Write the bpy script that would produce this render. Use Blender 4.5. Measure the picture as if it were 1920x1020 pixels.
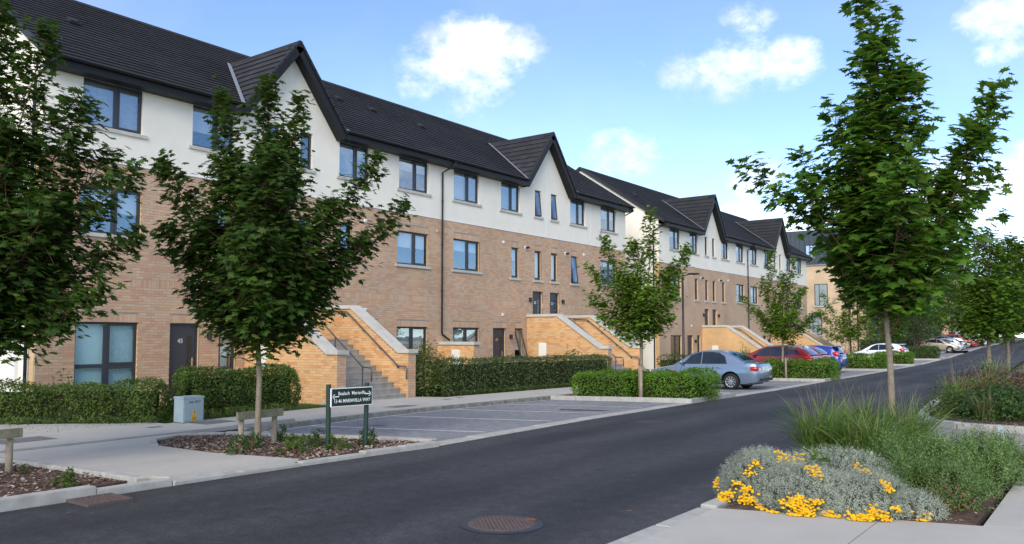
import bpy, bmesh, math, random
import numpy as np
from mathutils import Vector, Matrix
rnd = random.Random(11)
rng = np.random.default_rng(11)
for o in list(bpy.data.objects):
    bpy.data.objects.remove(o)
sc = bpy.context.scene
col = sc.collection
R_ = math.radians
EYE = 1.65

# ------------------------------------------------------------------ camera
cd = bpy.data.cameras.new('camera')
cam = bpy.data.objects.new('camera', cd)
col.objects.link(cam)
cam.location = (0, 0, EYE)
cam.rotation_euler = (R_(90 + 3.54), 0, R_(36.716))
cd.sensor_width = 36
cd.lens = 36 * 1535 / 1920
cd.shift_y = 28 / 1920
cd.clip_start = .1
cd.clip_end = 3000
sc.camera = cam

# ------------------------------------------------------------------ sun, sky, exposure
SUN_EL, SUN_AZ = 32.0, -20.0           # azimuth measured from -Y towards -X
sd = bpy.data.lights.new('sun', 'SUN')
sun = bpy.data.objects.new('sun', sd)
col.objects.link(sun)
sd.energy = 1.5
sd.angle = R_(45)            # thin bright cloud over the sun: no hard shadows in the photograph
sd.color = (1.0, .90, .76)
el, az = R_(SUN_EL), R_(SUN_AZ)
sdir = Vector((-math.sin(az) * math.cos(el), -math.cos(az) * math.cos(el), math.sin(el)))
sun.rotation_euler = sdir.to_track_quat('Z', 'Y').to_euler()
sun.location = sdir * 60
sc.view_settings.view_transform = 'Standard'
sc.view_settings.look = 'None'
sc.view_settings.gamma = 1
sc.view_settings.exposure = 1.38
sc.view_settings.use_curve_mapping = False

W = bpy.data.worlds.new('World')
sc.world = W
W.use_nodes = True
nt = W.node_tree
nt.nodes.clear()
N = nt.nodes.new
L = nt.links.new
wo = N('ShaderNodeOutputWorld')
sky = N('ShaderNodeTexSky')
sky.sky_type = 'NISHITA'
sky.sun_disc = False
sky.sun_elevation = el
sky.sun_rotation = math.atan2(sdir.x, sdir.y)
sky.air_density = 1.0
sky.dust_density = .1
sky.altitude = 3000
sky.ozone_density = 2.0
bgs = N('ShaderNodeBackground')
bgs.inputs[1].default_value = .108
L(sky.outputs[0], bgs.inputs[0])
bgc = N('ShaderNodeBackground')
tc = N('ShaderNodeTexCoord')


def wmath(op, a, b=None, c=None):
    n = N('ShaderNodeMath')
    n.operation = op
    for i, v in enumerate((a, b, c)):
        if v is None:
            continue
        if isinstance(v, (int, float)):
            n.inputs[i].default_value = v
        else:
            L(v, n.inputs[i])
    return n.outputs[0]


def wdot(v):
    n = N('ShaderNodeVectorMath')
    n.operation = 'DOT_PRODUCT'
    L(tc.outputs['Generated'], n.inputs[0])
    n.inputs[1].default_value = v
    return n.outputs['Value']


# cumulus clouds: (azimuth from +Y towards +X, elevation, half width, half height, weight), all degrees
CL = [(-39.6, 19.4, 4.4, 3.2, 1), (-43.2, 18.0, 2.8, 2.2, .8), (-36.3, 20.0, 2.6, 1.7, .6), (-40, 16.4, 4, 2, .35),
      (-29.0, 12.6, 3.3, 2.1, .65),
      (-24.6, 17.4, 2.2, 2.0, .5), (-21.0, 17.9, 3.9, 2.5, .75), (-17.6, 18.0, 2.6, 2.2, .7), (-20.0, 21.0, 2.6, 1.4, .45),
      (-18, 7.2, 10, 2.6, .95), (-20, 10.6, 2.4, 1.9, .55), (-6, 7.8, 10, 4.6, .9), (-4.5, 18.6, 3.6, 3.0, .8)]
best = None
for (a, e, w, h, k) in CL:
    a, e = R_(a), R_(e)
    c = Vector((math.sin(a) * math.cos(e), math.cos(a) * math.cos(e), math.sin(e)))
    r = Vector((math.cos(a), -math.sin(a), 0))
    u = r.cross(c)
    q1 = wdot(r / math.radians(w))
    q2 = wdot(u / math.radians(h))
    q = wmath('ADD', wmath('MULTIPLY', q1, q1), wmath('MULTIPLY', q2, q2))
    fr = wmath('GREATER_THAN', wdot(c), 0.3)
    v = wmath('MULTIPLY', wmath('MULTIPLY', wmath('MAXIMUM', wmath('SUBTRACT', 1.0, q), 0.0), fr), k)
    v = wmath('POWER', v, .6)
    best = v if best is None else wmath('MAXIMUM', best, v)
# denser cumulus added outside the view to brighten the shaded facade
mp = N('ShaderNodeMapping')
L(tc.outputs['Generated'], mp.inputs[0])
mp.inputs['Scale'].default_value = (1, 1, 1.5)
nz = N('ShaderNodeTexNoise')
nz.inputs['Scale'].default_value = 17
nz.inputs['Detail'].default_value = 9
nz.inputs['Roughness'].default_value = .68
L(mp.outputs[0], nz.inputs[0])
nzc = N('ShaderNodeTexNoise')
nzc.inputs['Scale'].default_value = 3.4
nzc.inputs['Detail'].default_value = 2
L(mp.outputs[0], nzc.inputs[0])
mrc = N('ShaderNodeMapRange')
L(nzc.outputs[0], mrc.inputs[0])
mrc.inputs[1].default_value = .42
mrc.inputs[2].default_value = .62
mk = N('ShaderNodeMapRange')
L(wdot(Vector((-.592, .793, .14))), mk.inputs[0])
mk.inputs[1].default_value = .76
mk.inputs[2].default_value = .60
best = wmath('MAXIMUM', best, wmath('MULTIPLY', mrc.outputs[0], mk.outputs[0]))
t = wmath('ADD', wmath('MULTIPLY', best, 1.15), wmath('MULTIPLY', wmath('SUBTRACT', nz.outputs[0], .5), 2.5))
mr = N('ShaderNodeMapRange')
mr.interpolation_type = 'SMOOTHSTEP'
L(t, mr.inputs[0])
mr.inputs[1].default_value = .30
mr.inputs[2].default_value = 1.85
# thin veil of very soft high cloud
nz2 = N('ShaderNodeTexNoise')
nz2.inputs['Scale'].default_value = 3.2
nz2.inputs['Detail'].default_value = 4
L(mp.outputs[0], nz2.inputs[0])
veil = N('ShaderNodeMapRange')
L(nz2.outputs[0], veil.inputs[0])
veil.inputs[1].default_value = .42
veil.inputs[2].default_value = .9
veil.inputs[4].default_value = .12
nz3 = N('ShaderNodeTexNoise')
nz3.inputs['Scale'].default_value = 11
nz3.inputs['Detail'].default_value = 6
L(mp.outputs[0], nz3.inputs[0])
cr = N('ShaderNodeValToRGB')
cr.color_ramp.elements[0].position = .36
cr.color_ramp.elements[0].color = (.52, .50, .52, 1)
cr.color_ramp.elements[1].position = .70
cr.color_ramp.elements[1].color = (1, .945, .875, 1)
L(nz3.outputs[0], cr.inputs[0])
L(cr.outputs[0], bgc.inputs[0])
bgc.inputs[1].default_value = .92
fac = wmath('MAXIMUM', wmath('MULTIPLY', mr.outputs[0], .96), veil.outputs[0])
mx = N('ShaderNodeMixShader')
L(fac, mx.inputs[0])
L(bgs.outputs[0], mx.inputs[1])
L(bgc.outputs[0], mx.inputs[2])
L(mx.outputs[0], wo.inputs[0])

# ------------------------------------------------------------------ terrain
ZR = [(-60, 0), (14, .02), (20, -.03), (27, -.1), (40, -.12), (60, -.1), (75, .05), (100, .7), (140, 1.35), (220, 1.7), (900, 2.0)]
ZK = [(-60, -.25), (6, -.2), (9, -.17), (11, -.13), (13.4, -.1), (16, -.11), (20, -.13), (27, -.16), (40, -.18), (60, -.16), (75, 0), (100, .6), (140, 1.25), (220, 1.6), (900, 2.0)]
ZB = [(-60, -.25), (8, -.22), (15, -.2), (20, -.22), (38, -.3), (45, -.35), (70, -.3), (90, .1), (140, 1.1), (220, 1.5), (900, 2.0)]
KX = [(-60, -8.6), (3, -8.55), (9.2, -8.33), (12.5, -8.5), (16, -8.7), (21, -9.0), (26, -9.3), (36, -9.78), (50, -10.3), (65, -10.95), (80, -11.5), (95, -11.9), (125, -12.3), (220, -13), (900, -14)]
pw = lambda T, y: float(np.interp(y, [a for a, b in T], [b for a, b in T]))
kx = lambda y: pw(KX, y)
rx = lambda y: (kx(y) + 5.3) if y > 14 else pw([(-60, -3.1), (7, -3.1), (14, -3.3)], y)


def H(x, y):
    r, k, b = pw(ZR, y), pw(ZK, y), pw(ZB, y)
    return float(np.interp(x, [-60, -17, -13, -8.6, -3, 60], [b, b, k, r, r, r]))


YB = sorted(set([a for a, b in ZR + ZK + ZB + KX]))

# ------------------------------------------------------------------ mesh helpers


def link(name, me, parent=None, **props):
    o = bpy.data.objects.new(name, me)
    col.objects.link(o)
    if parent is not None:
        o.parent = parent
        loc = parent.location.copy()
        p = parent.parent
        o.matrix_parent_inverse = parent_world(parent).inverted()
    for k, v in props.items():
        o[k] = v
    return o


def parent_world(o):
    m = o.matrix_basis.copy()
    if o.parent is not None:
        return parent_world(o.parent) @ o.matrix_parent_inverse @ m
    return m


def empty(name, loc=(0, 0, 0), rz=0, **props):
    o = bpy.data.objects.new(name, None)
    o.location = loc
    o.rotation_euler = (0, 0, rz)
    o.empty_display_size = .3
    col.objects.link(o)
    for k, v in props.items():
        o[k] = v
    return o


def thing(name, label, category, loc=(0, 0, 0), rz=0, group=None):
    o = empty(name, loc, rz, label=label, category=category)
    if group:
        o['group'] = group
    return o


class MB:
    def __init__(s):
        s.v, s.f, s.m = [], [], []

    def add(s, vs, fs, mi=0):
        n = len(s.v)
        s.v += [tuple(p) for p in vs]
        s.f += [tuple(i + n for i in f) for f in fs]
        s.m += [mi] * len(fs)
        return s

    def box(s, x0, x1, y0, y1, z0, z1, mi=0):
        x0, x1 = min(x0, x1), max(x0, x1)
        y0, y1 = min(y0, y1), max(y0, y1)
        return s.add([(x0, y0, z0), (x1, y0, z0), (x1, y1, z0), (x0, y1, z0), (x0, y0, z1), (x1, y0, z1), (x1, y1, z1), (x0, y1, z1)],
                     [(3, 2, 1, 0), (4, 5, 6, 7), (0, 1, 5, 4), (1, 2, 6, 5), (2, 3, 7, 6), (3, 0, 4, 7)], mi)

    def obox(s, c, a, b, d, mi=0):
        c, a, b, d = map(Vector, (c, a, b, d))
        vs = [c + sa * a + sb * b + sd * d for sd in (-1, 1) for (sa, sb) in ((-1, -1), (1, -1), (1, 1), (-1, 1))]
        fs = [(3, 2, 1, 0), (4, 5, 6, 7), (0, 1, 5, 4), (1, 2, 6, 5), (2, 3, 7, 6), (3, 0, 4, 7)]
        if a.cross(b).dot(d) < 0:
            fs = [f[::-1] for f in fs]
        return s.add(vs, fs, mi)

    def poly(s, pts, mi=0):
        return s.add(pts, [tuple(range(len(pts)))], mi)

    def prism(s, pts, d, mi=0):
        """polygon pts (3d) extruded by vector d"""
        n = len(pts)
        d = Vector(d)
        vs = [Vector(p) for p in pts] + [Vector(p) + d for p in pts]
        nn = Vector((0, 0, 0))
        for i in range(n):
            nn += Vector(pts[i]).cross(Vector(pts[(i + 1) % n]))
        fs = [tuple(range(n))[::-1], tuple(range(n, 2 * n))] + [(i, (i + 1) % n, n + (i + 1) % n, n + i) for i in range(n)]
        if nn.dot(d) < 0:
            fs = [f[::-1] for f in fs]
        return s.add(vs, fs, mi)

    def tube(s, pts, r, n=8, mi=0, cap=True):
        pts = [Vector(p) for p in pts]
        rs = r if isinstance(r, (list, tuple)) else [r] * len(pts)
        up = Vector((0, 0, 1))
        rings = []
        prev = None
        for i, p in enumerate(pts):
            t = (pts[min(i + 1, len(pts) - 1)] - pts[max(i - 1, 0)]).normalized()
            if prev is None:
                a = t.cross(up)
                if a.length < .1:
                    a = t.cross(Vector((1, 0, 0)))
            else:
                a = prev - t * prev.dot(t)
            a.normalize()
            prev = a
            b = t.cross(a)
            rings.append([p + (a * math.cos(2 * math.pi * k / n) + b * math.sin(2 * math.pi * k / n)) * rs[i] for k in range(n)])
        vs = [v for rg in rings for v in rg]
        fs = []
        for i in range(len(pts) - 1):
            for k in range(n):
                k2 = (k + 1) % n
                fs.append((i * n + k, i * n + k2, (i + 1) * n + k2, (i + 1) * n + k))
        if cap:
            fs.append(tuple(range(n))[::-1])
            fs.append(tuple((len(pts) - 1) * n + k for k in range(n)))
        return s.add(vs, fs, mi)

    def lathe(s, prof, origin, axis, n=24, mi=0):
        """prof: (radius, along axis) pairs"""
        ax = Vector(axis).normalized()
        a = ax.orthogonal().normalized()
        b = ax.cross(a)
        o = Vector(origin)
        vs = [o + ax * h + (a * math.cos(2 * math.pi * k / n) + b * math.sin(2 * math.pi * k / n)) * r for (r, h) in prof for k in range(n)]
        fs = []
        for i in range(len(prof) - 1):
            for k in range(n):
                k2 = (k + 1) % n
                fs.append((i * n + k, i * n + k2, (i + 1) * n + k2, (i + 1) * n + k))
        return s.add(vs, fs, mi)

    def mesh(s, name, mats):
        me = bpy.data.meshes.new(name)
        me.from_pydata(s.v, [], s.f)
        for m in (mats if isinstance(mats, (list, tuple)) else [mats]):
            me.materials.append(m)
        if any(s.m):
            me.polygons.foreach_set('material_index', s.m)
        return me

    def build(s, name, mats, parent=None, smooth=False, **props):
        me = s.mesh(name, mats)
        if smooth:
            me.polygons.foreach_set('use_smooth', [True] * len(me.polygons))
        me.update()
        return link(name, me, parent, **props)


def np_mesh(name, V, F, mats, mi=None, smooth=False):
    me = bpy.data.meshes.new(name)
    V = np.asarray(V, np.float32).reshape(-1, 3)
    F = np.asarray(F, np.int32)
    k = F.shape[1]
    me.vertices.add(len(V))
    me.vertices.foreach_set('co', V.ravel())
    me.loops.add(F.size)
    me.loops.foreach_set('vertex_index', F.ravel())
    me.polygons.add(len(F))
    me.polygons.foreach_set('loop_start', np.arange(0, F.size, k, dtype=np.int32))
    for m in (mats if isinstance(mats, (list, tuple)) else [mats]):
        me.materials.append(m)
    if mi is not None:
        me.polygons.foreach_set('material_index', np.asarray(mi, np.int32))
    me.polygons.foreach_set('use_smooth', np.full(len(F), smooth))
    me.update(calc_edges=True)
    return me


BOXF = np.array([(3, 2, 1, 0), (4, 5, 6, 7), (0, 1, 5, 4), (1, 2, 6, 5), (2, 3, 7, 6), (3, 0, 4, 7)])


def np_boxes(o, u, v, n, B):
    """boxes in the frame (o,u,v,n); B rows (u0,u1,v0,v1,n0,n1)"""
    B = np.asarray(B, float).reshape(-1, 6)
    o, u, v, n = [np.array(q, float) for q in (o, u, v, n)]
    idx = [(0, 2, 4), (1, 2, 4), (1, 3, 4), (0, 3, 4), (0, 2, 5), (1, 2, 5), (1, 3, 5), (0, 3, 5)]
    V = np.stack([o + B[:, [a]] * u + B[:, [b]] * v + B[:, [c]] * n for a, b, c in idx], 1)
    F = BOXF if np.dot(np.cross(u, v), n) > 0 else BOXF[:, ::-1]
    F = (F[None] + 8 * np.arange(len(B))[:, None, None]).reshape(-1, 4)
    return V.reshape(-1, 3), F


def surf(name, pts, dz, mat, parent=None, thick=0, step=None, **props):
    """ground sheet over a plan polygon, draped on the terrain"""
    bm = bmesh.new()
    bm.faces.new([bm.verts.new((x, y, 0)) for x, y in pts])
    ys = [p[1] for p in pts]
    xs = [p[0] for p in pts]
    cuts = [((x, 0, 0), (1, 0, 0)) for x in (-60, -17, -13, -8.6, -3) if min(xs) < x < max(xs)]
    yy = [y for y in YB if min(ys) < y < max(ys)]
    if step:
        yy += list(np.arange(min(ys), max(ys), step))[1:]
    cuts += [((0, y, 0), (0, 1, 0)) for y in sorted(yy)]
    for co, no in cuts:
        bmesh.ops.bisect_plane(bm, geom=bm.verts[:] + bm.edges[:] + bm.faces[:], plane_co=co, plane_no=no, dist=1e-5)
    for v in bm.verts:
        v.co.z = H(v.co.x, v.co.y) + dz
    bm.normal_update()
    for f in bm.faces:
        if f.normal.z < 0:
            f.normal_flip()
    if thick:
        r = bmesh.ops.extrude_face_region(bm, geom=bm.faces[:])
        top = [e for e in r['geom'] if isinstance(e, bmesh.types.BMVert)]
        for v in top:
            v.co.z += thick
        bmesh.ops.recalc_face_normals(bm, faces=bm.faces[:])
    me = bpy.data.meshes.new(name)
    bm.to_mesh(me)
    bm.free()
    me.materials.append(mat)
    return link(name, me, parent, **props)


def inpoly(x, y, P):
    c = False
    for i in range(len(P)):
        (x1, y1), (x2, y2) = P[i], P[i - 1]
        if (y1 > y) != (y2 > y) and x < (x2 - x1) * (y - y1) / (y2 - y1) + x1:
            c = not c
    return c


# ------------------------------------------------------------------ materials


def new_mat(name):
    m = bpy.data.materials.new(name)
    m.use_nodes = True
    b = m.node_tree.nodes['Principled BSDF']
    return m, m.node_tree, b


def mat(name, c, rough=.6, spec=.5, metal=0, var=0, vscale=4, bump=0, bscale=60, c2=None, detail=5, coat=0):
    m, t, b = new_mat(name)
    b.inputs['Base Color'].default_value = (*c, 1)
    b.inputs['Roughness'].default_value = rough
    b.inputs['Specular IOR Level'].default_value = spec
    b.inputs['Metallic'].default_value = metal
    if coat:
        b.inputs['Coat Weight'].default_value = coat
        b.inputs['Coat Roughness'].default_value = .04
    if var or c2:
        g = t.nodes.new('ShaderNodeNewGeometry')
        n = t.nodes.new('ShaderNodeTexNoise')
        n.inputs['Scale'].default_value = vscale
        n.inputs['Detail'].default_value = detail
        n.inputs['Roughness'].default_value = .65
        t.links.new(g.outputs['Position'], n.inputs['Vector'])
        r = t.nodes.new('ShaderNodeValToRGB')
        r.color_ramp.elements[0].position = .32
        r.color_ramp.elements[1].position = .68
        a = c2 if c2 else tuple(v * (1 - var) for v in c)
        d = c if c2 else tuple(min(1, v * (1 + var)) for v in c)
        r.color_ramp.elements[0].color = (*a, 1)
        r.color_ramp.elements[1].color = (*d, 1)
        t.links.new(n.outputs[0], r.inputs[0])
        t.links.new(r.outputs[0], b.inputs['Base Color'])
    if bump:
        g = t.nodes.new('ShaderNodeNewGeometry')
        n = t.nodes.new('ShaderNodeTexNoise')
        n.inputs['Scale'].default_value = bscale
        n.inputs['Detail'].default_value = 4
        t.links.new(g.outputs['Position'], n.inputs['Vector'])
        bp = t.nodes.new('ShaderNodeBump')
        bp.inputs['Strength'].default_value = bump
        bp.inputs['Distance'].default_value = .02
        t.links.new(n.outputs[0], bp.inputs['Height'])
        t.links.new(bp.outputs[0], b.inputs['Normal'])
    return m


def ramp_mat(name, cols, src='island', rough=.85, bump=.25, bscale=90, noise=.22, spec=.3, stain=.2):
    """one colour per brick / tile / chip, plus fine mottling and broad weathering"""
    m, t, b = new_mat(name)
    n_, l_ = t.nodes.new, t.links.new
    g = n_('ShaderNodeNewGeometry')
    if src == 'island':
        val = g.outputs['Random Per Island']
    else:
        val = n_('ShaderNodeObjectInfo').outputs['Random']
    r = n_('ShaderNodeValToRGB')
    r.color_ramp.interpolation = 'CONSTANT' if len(cols) > 4 else 'LINEAR'
    e = r.color_ramp.elements
    while len(e) < len(cols):
        e.new(.5)
    for i, c in enumerate(cols):
        e[i].position = i / (len(cols) if len(cols) > 4 else max(1, len(cols) - 1))
        e[i].color = (*c, 1)
    l_(val, r.inputs[0])
    nz = n_('ShaderNodeTexNoise')
    nz.inputs['Scale'].default_value = 35
    nz.inputs['Detail'].default_value = 4
    l_(g.outputs['Position'], nz.inputs['Vector'])
    nb = n_('ShaderNodeTexNoise')
    nb.inputs['Scale'].default_value = .55
    nb.inputs['Detail'].default_value = 5
    l_(g.outputs['Position'], nb.inputs['Vector'])
    ad = n_('ShaderNodeMath')
    ad.operation = 'ADD'
    m1 = n_('ShaderNodeMapRange')
    l_(nz.outputs[0], m1.inputs[0])
    m1.inputs[1].default_value, m1.inputs[2].default_value = .25, .75
    m1.inputs[3].default_value, m1.inputs[4].default_value = -noise / 2, noise / 2
    m2 = n_('ShaderNodeMapRange')
    l_(nb.outputs[0], m2.inputs[0])
    m2.inputs[1].default_value, m2.inputs[2].default_value = .3, .7
    m2.inputs[3].default_value, m2.inputs[4].default_value = 1 - stain / 2, 1 + stain / 2
    l_(m1.outputs[0], ad.inputs[0])
    l_(m2.outputs[0], ad.inputs[1])
    vm = n_('ShaderNodeVectorMath')
    vm.operation = 'SCALE'
    l_(r.outputs[0], vm.inputs[0])
    l_(ad.outputs[0], vm.inputs['Scale'])
    l_(vm.outputs[0], b.inputs['Base Color'])
    b.inputs['Roughness'].default_value = rough
    b.inputs['Specular IOR Level'].default_value = spec
    if bump:
        n2 = n_('ShaderNodeTexNoise')
        n2.inputs['Scale'].default_value = bscale
        l_(g.outputs['Position'], n2.inputs['Vector'])
        bp = n_('ShaderNodeBump')
        bp.inputs['Strength'].default_value = bump
        bp.inputs['Distance'].default_value = .01
        l_(n2.outputs[0], bp.inputs['Height'])
        l_(bp.outputs[0], b.inputs['Normal'])
    return m


def brick_tex_mat(name, c1, c2, mortar, axis='X'):
    """far brickwork too small to tell the bricks apart"""
    m, t, b = new_mat(name)
    n_, l_ = t.nodes.new, t.links.new
    g = n_('ShaderNodeNewGeometry')
    sp = n_('ShaderNodeSeparateXYZ')
    l_(g.outputs['Position'], sp.inputs[0])
    cb = n_('ShaderNodeCombineXYZ')
    l_(sp.outputs['Y' if axis == 'X' else 'X'], cb.inputs[0])
    l_(sp.outputs['Z'], cb.inputs[1])
    br = n_('ShaderNodeTexBrick')
    br.inputs['Scale'].default_value = 1
    br.inputs['Brick Width'].default_value = .225
    br.inputs['Row Height'].default_value = .075
    br.inputs['Mortar Size'].default_value = .006
    br.inputs['Bias'].default_value = 0
    br.inputs['Color1'].default_value = (*c1, 1)
    br.inputs['Color2'].default_value = (*c2, 1)
    br.inputs['Mortar'].default_value = (*mortar, 1)
    l_(cb.outputs[0], br.inputs['Vector'])
    nb = n_('ShaderNodeTexNoise')
    nb.inputs['Scale'].default_value = .7
    nb.inputs['Detail'].default_value = 6
    l_(g.outputs['Position'], nb.inputs['Vector'])
    m2 = n_('ShaderNodeMapRange')
    l_(nb.outputs[0], m2.inputs[0])
    m2.inputs[1].default_value, m2.inputs[2].default_value = .3, .7
    m2.inputs[3].default_value, m2.inputs[4].default_value = .86, 1.14
    vm = n_('ShaderNodeVectorMath')
    vm.operation = 'SCALE'
    l_(br.outputs[0], vm.inputs[0])
    l_(m2.outputs[0], vm.inputs['Scale'])
    l_(vm.outputs[0], b.inputs['Base Color'])
    b.inputs['Roughness'].default_value = .9
    bp = n_('ShaderNodeBump')
    bp.inputs['Strength'].default_value = .5
    bp.inputs['Distance'].default_value = .01
    l_(br.outputs['Fac'], bp.inputs['Height'])
    bp.invert = True
    l_(bp.outputs[0], b.inputs['Normal'])
    return m


def leaf_mat(name, c1, c2, c3=None, trans=.35, rough=.45, spec=.4, bias=.5):
    m, t, b = new_mat(name)
    n_, l_ = t.nodes.new, t.links.new
    g = n_('ShaderNodeNewGeometry')
    r = n_('ShaderNodeValToRGB')
    e = r.color_ramp.elements
    e[0].color = (*c1, 1)
    e[1].color = (*c2, 1)
    if c3:
        e.new(.9).color = (*c2, 1)
        e[2].position = 1
        e[2].color = (*c3, 1)
        e[1].position = .9
        e[1].color = (*c2, 1)
    l_(g.outputs['Random Per Island'], r.inputs[0])
    nb = n_('ShaderNodeTexNoise')
    nb.inputs['Scale'].default_value = 1.3
    nb.inputs['Detail'].default_value = 2
    l_(g.outputs['Position'], nb.inputs['Vector'])
    m2 = n_('ShaderNodeMapRange')
    l_(nb.outputs[0], m2.inputs[0])
    m2.inputs[1].default_value, m2.inputs[2].default_value = .3, .7
    m2.inputs[3].default_value, m2.inputs[4].default_value = .75, 1.25
    vm = n_('ShaderNodeVectorMath')
    vm.operation = 'SCALE'
    l_(r.outputs[0], vm.inputs[0])
    l_(m2.outputs[0], vm.inputs['Scale'])
    l_(vm.outputs[0], b.inputs['Base Color'])
    b.inputs['Roughness'].default_value = rough
    b.inputs['Specular IOR Level'].default_value = spec
    tr = n_('ShaderNodeBsdfTranslucent')
    hs = n_('ShaderNodeHueSaturation')
    hs.inputs['Hue'].default_value = .485
    hs.inputs['Value'].default_value = 1.5
    l_(vm.outputs[0], hs.inputs['Color'])
    l_(hs.outputs[0], tr.inputs[0])
    mx = n_('ShaderNodeMixShader')
    mx.inputs[0].default_value = trans
    l_(b.outputs[0], mx.inputs[1])
    l_(tr.outputs[0], mx.inputs[2])
    l_(mx.outputs[0], t.nodes['Material Output'].inputs[0])
    return m


def glass_mat(name, tint=(.55, .6, .62), ior=1.9, rough=.01):
    m, t, b = new_mat(name)
    n_, l_ = t.nodes.new, t.links.new
    gl = n_('ShaderNodeBsdfGlossy')
    gl.inputs['Roughness'].default_value = rough
    gl.inputs['Color'].default_value = (.70, .85, 1, 1)
    tr = n_('ShaderNodeBsdfTransparent')
    tr.inputs[0].default_value = (*tint, 1)
    fr = n_('ShaderNodeFresnel')
    fr.inputs[0].default_value = ior
    g = n_('ShaderNodeNewGeometry')
    nz = n_('ShaderNodeTexNoise')
    nz.inputs['Scale'].default_value = 1.3
    l_(g.outputs['Position'], nz.inputs['Vector'])
    bp = n_('ShaderNodeBump')
    bp.inputs['Strength'].default_value = .06
    bp.inputs['Distance'].default_value = .05
    l_(nz.outputs[0], bp.inputs['Height'])
    l_(bp.outputs[0], gl.inputs['Normal'])
    mx = n_('ShaderNodeMixShader')
    # reflect on the outer face of the sheet only
    bk = n_('ShaderNodeMath')
    bk.operation = 'SUBTRACT'
    bk.inputs[0].default_value = 1
    l_(g.outputs['Backfacing'], bk.inputs[1])
    fm = n_('ShaderNodeMath')
    fm.operation = 'MULTIPLY'
    l_(fr.outputs[0], fm.inputs[0])
    l_(bk.outputs[0], fm.inputs[1])
    l_(fm.outputs[0], mx.inputs[0])
    l_(tr.outputs[0], mx.inputs[1])
    l_(gl.outputs[0], mx.inputs[2])
    l_(mx.outputs[0], t.nodes['Material Output'].inputs[0])
    return m


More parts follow.
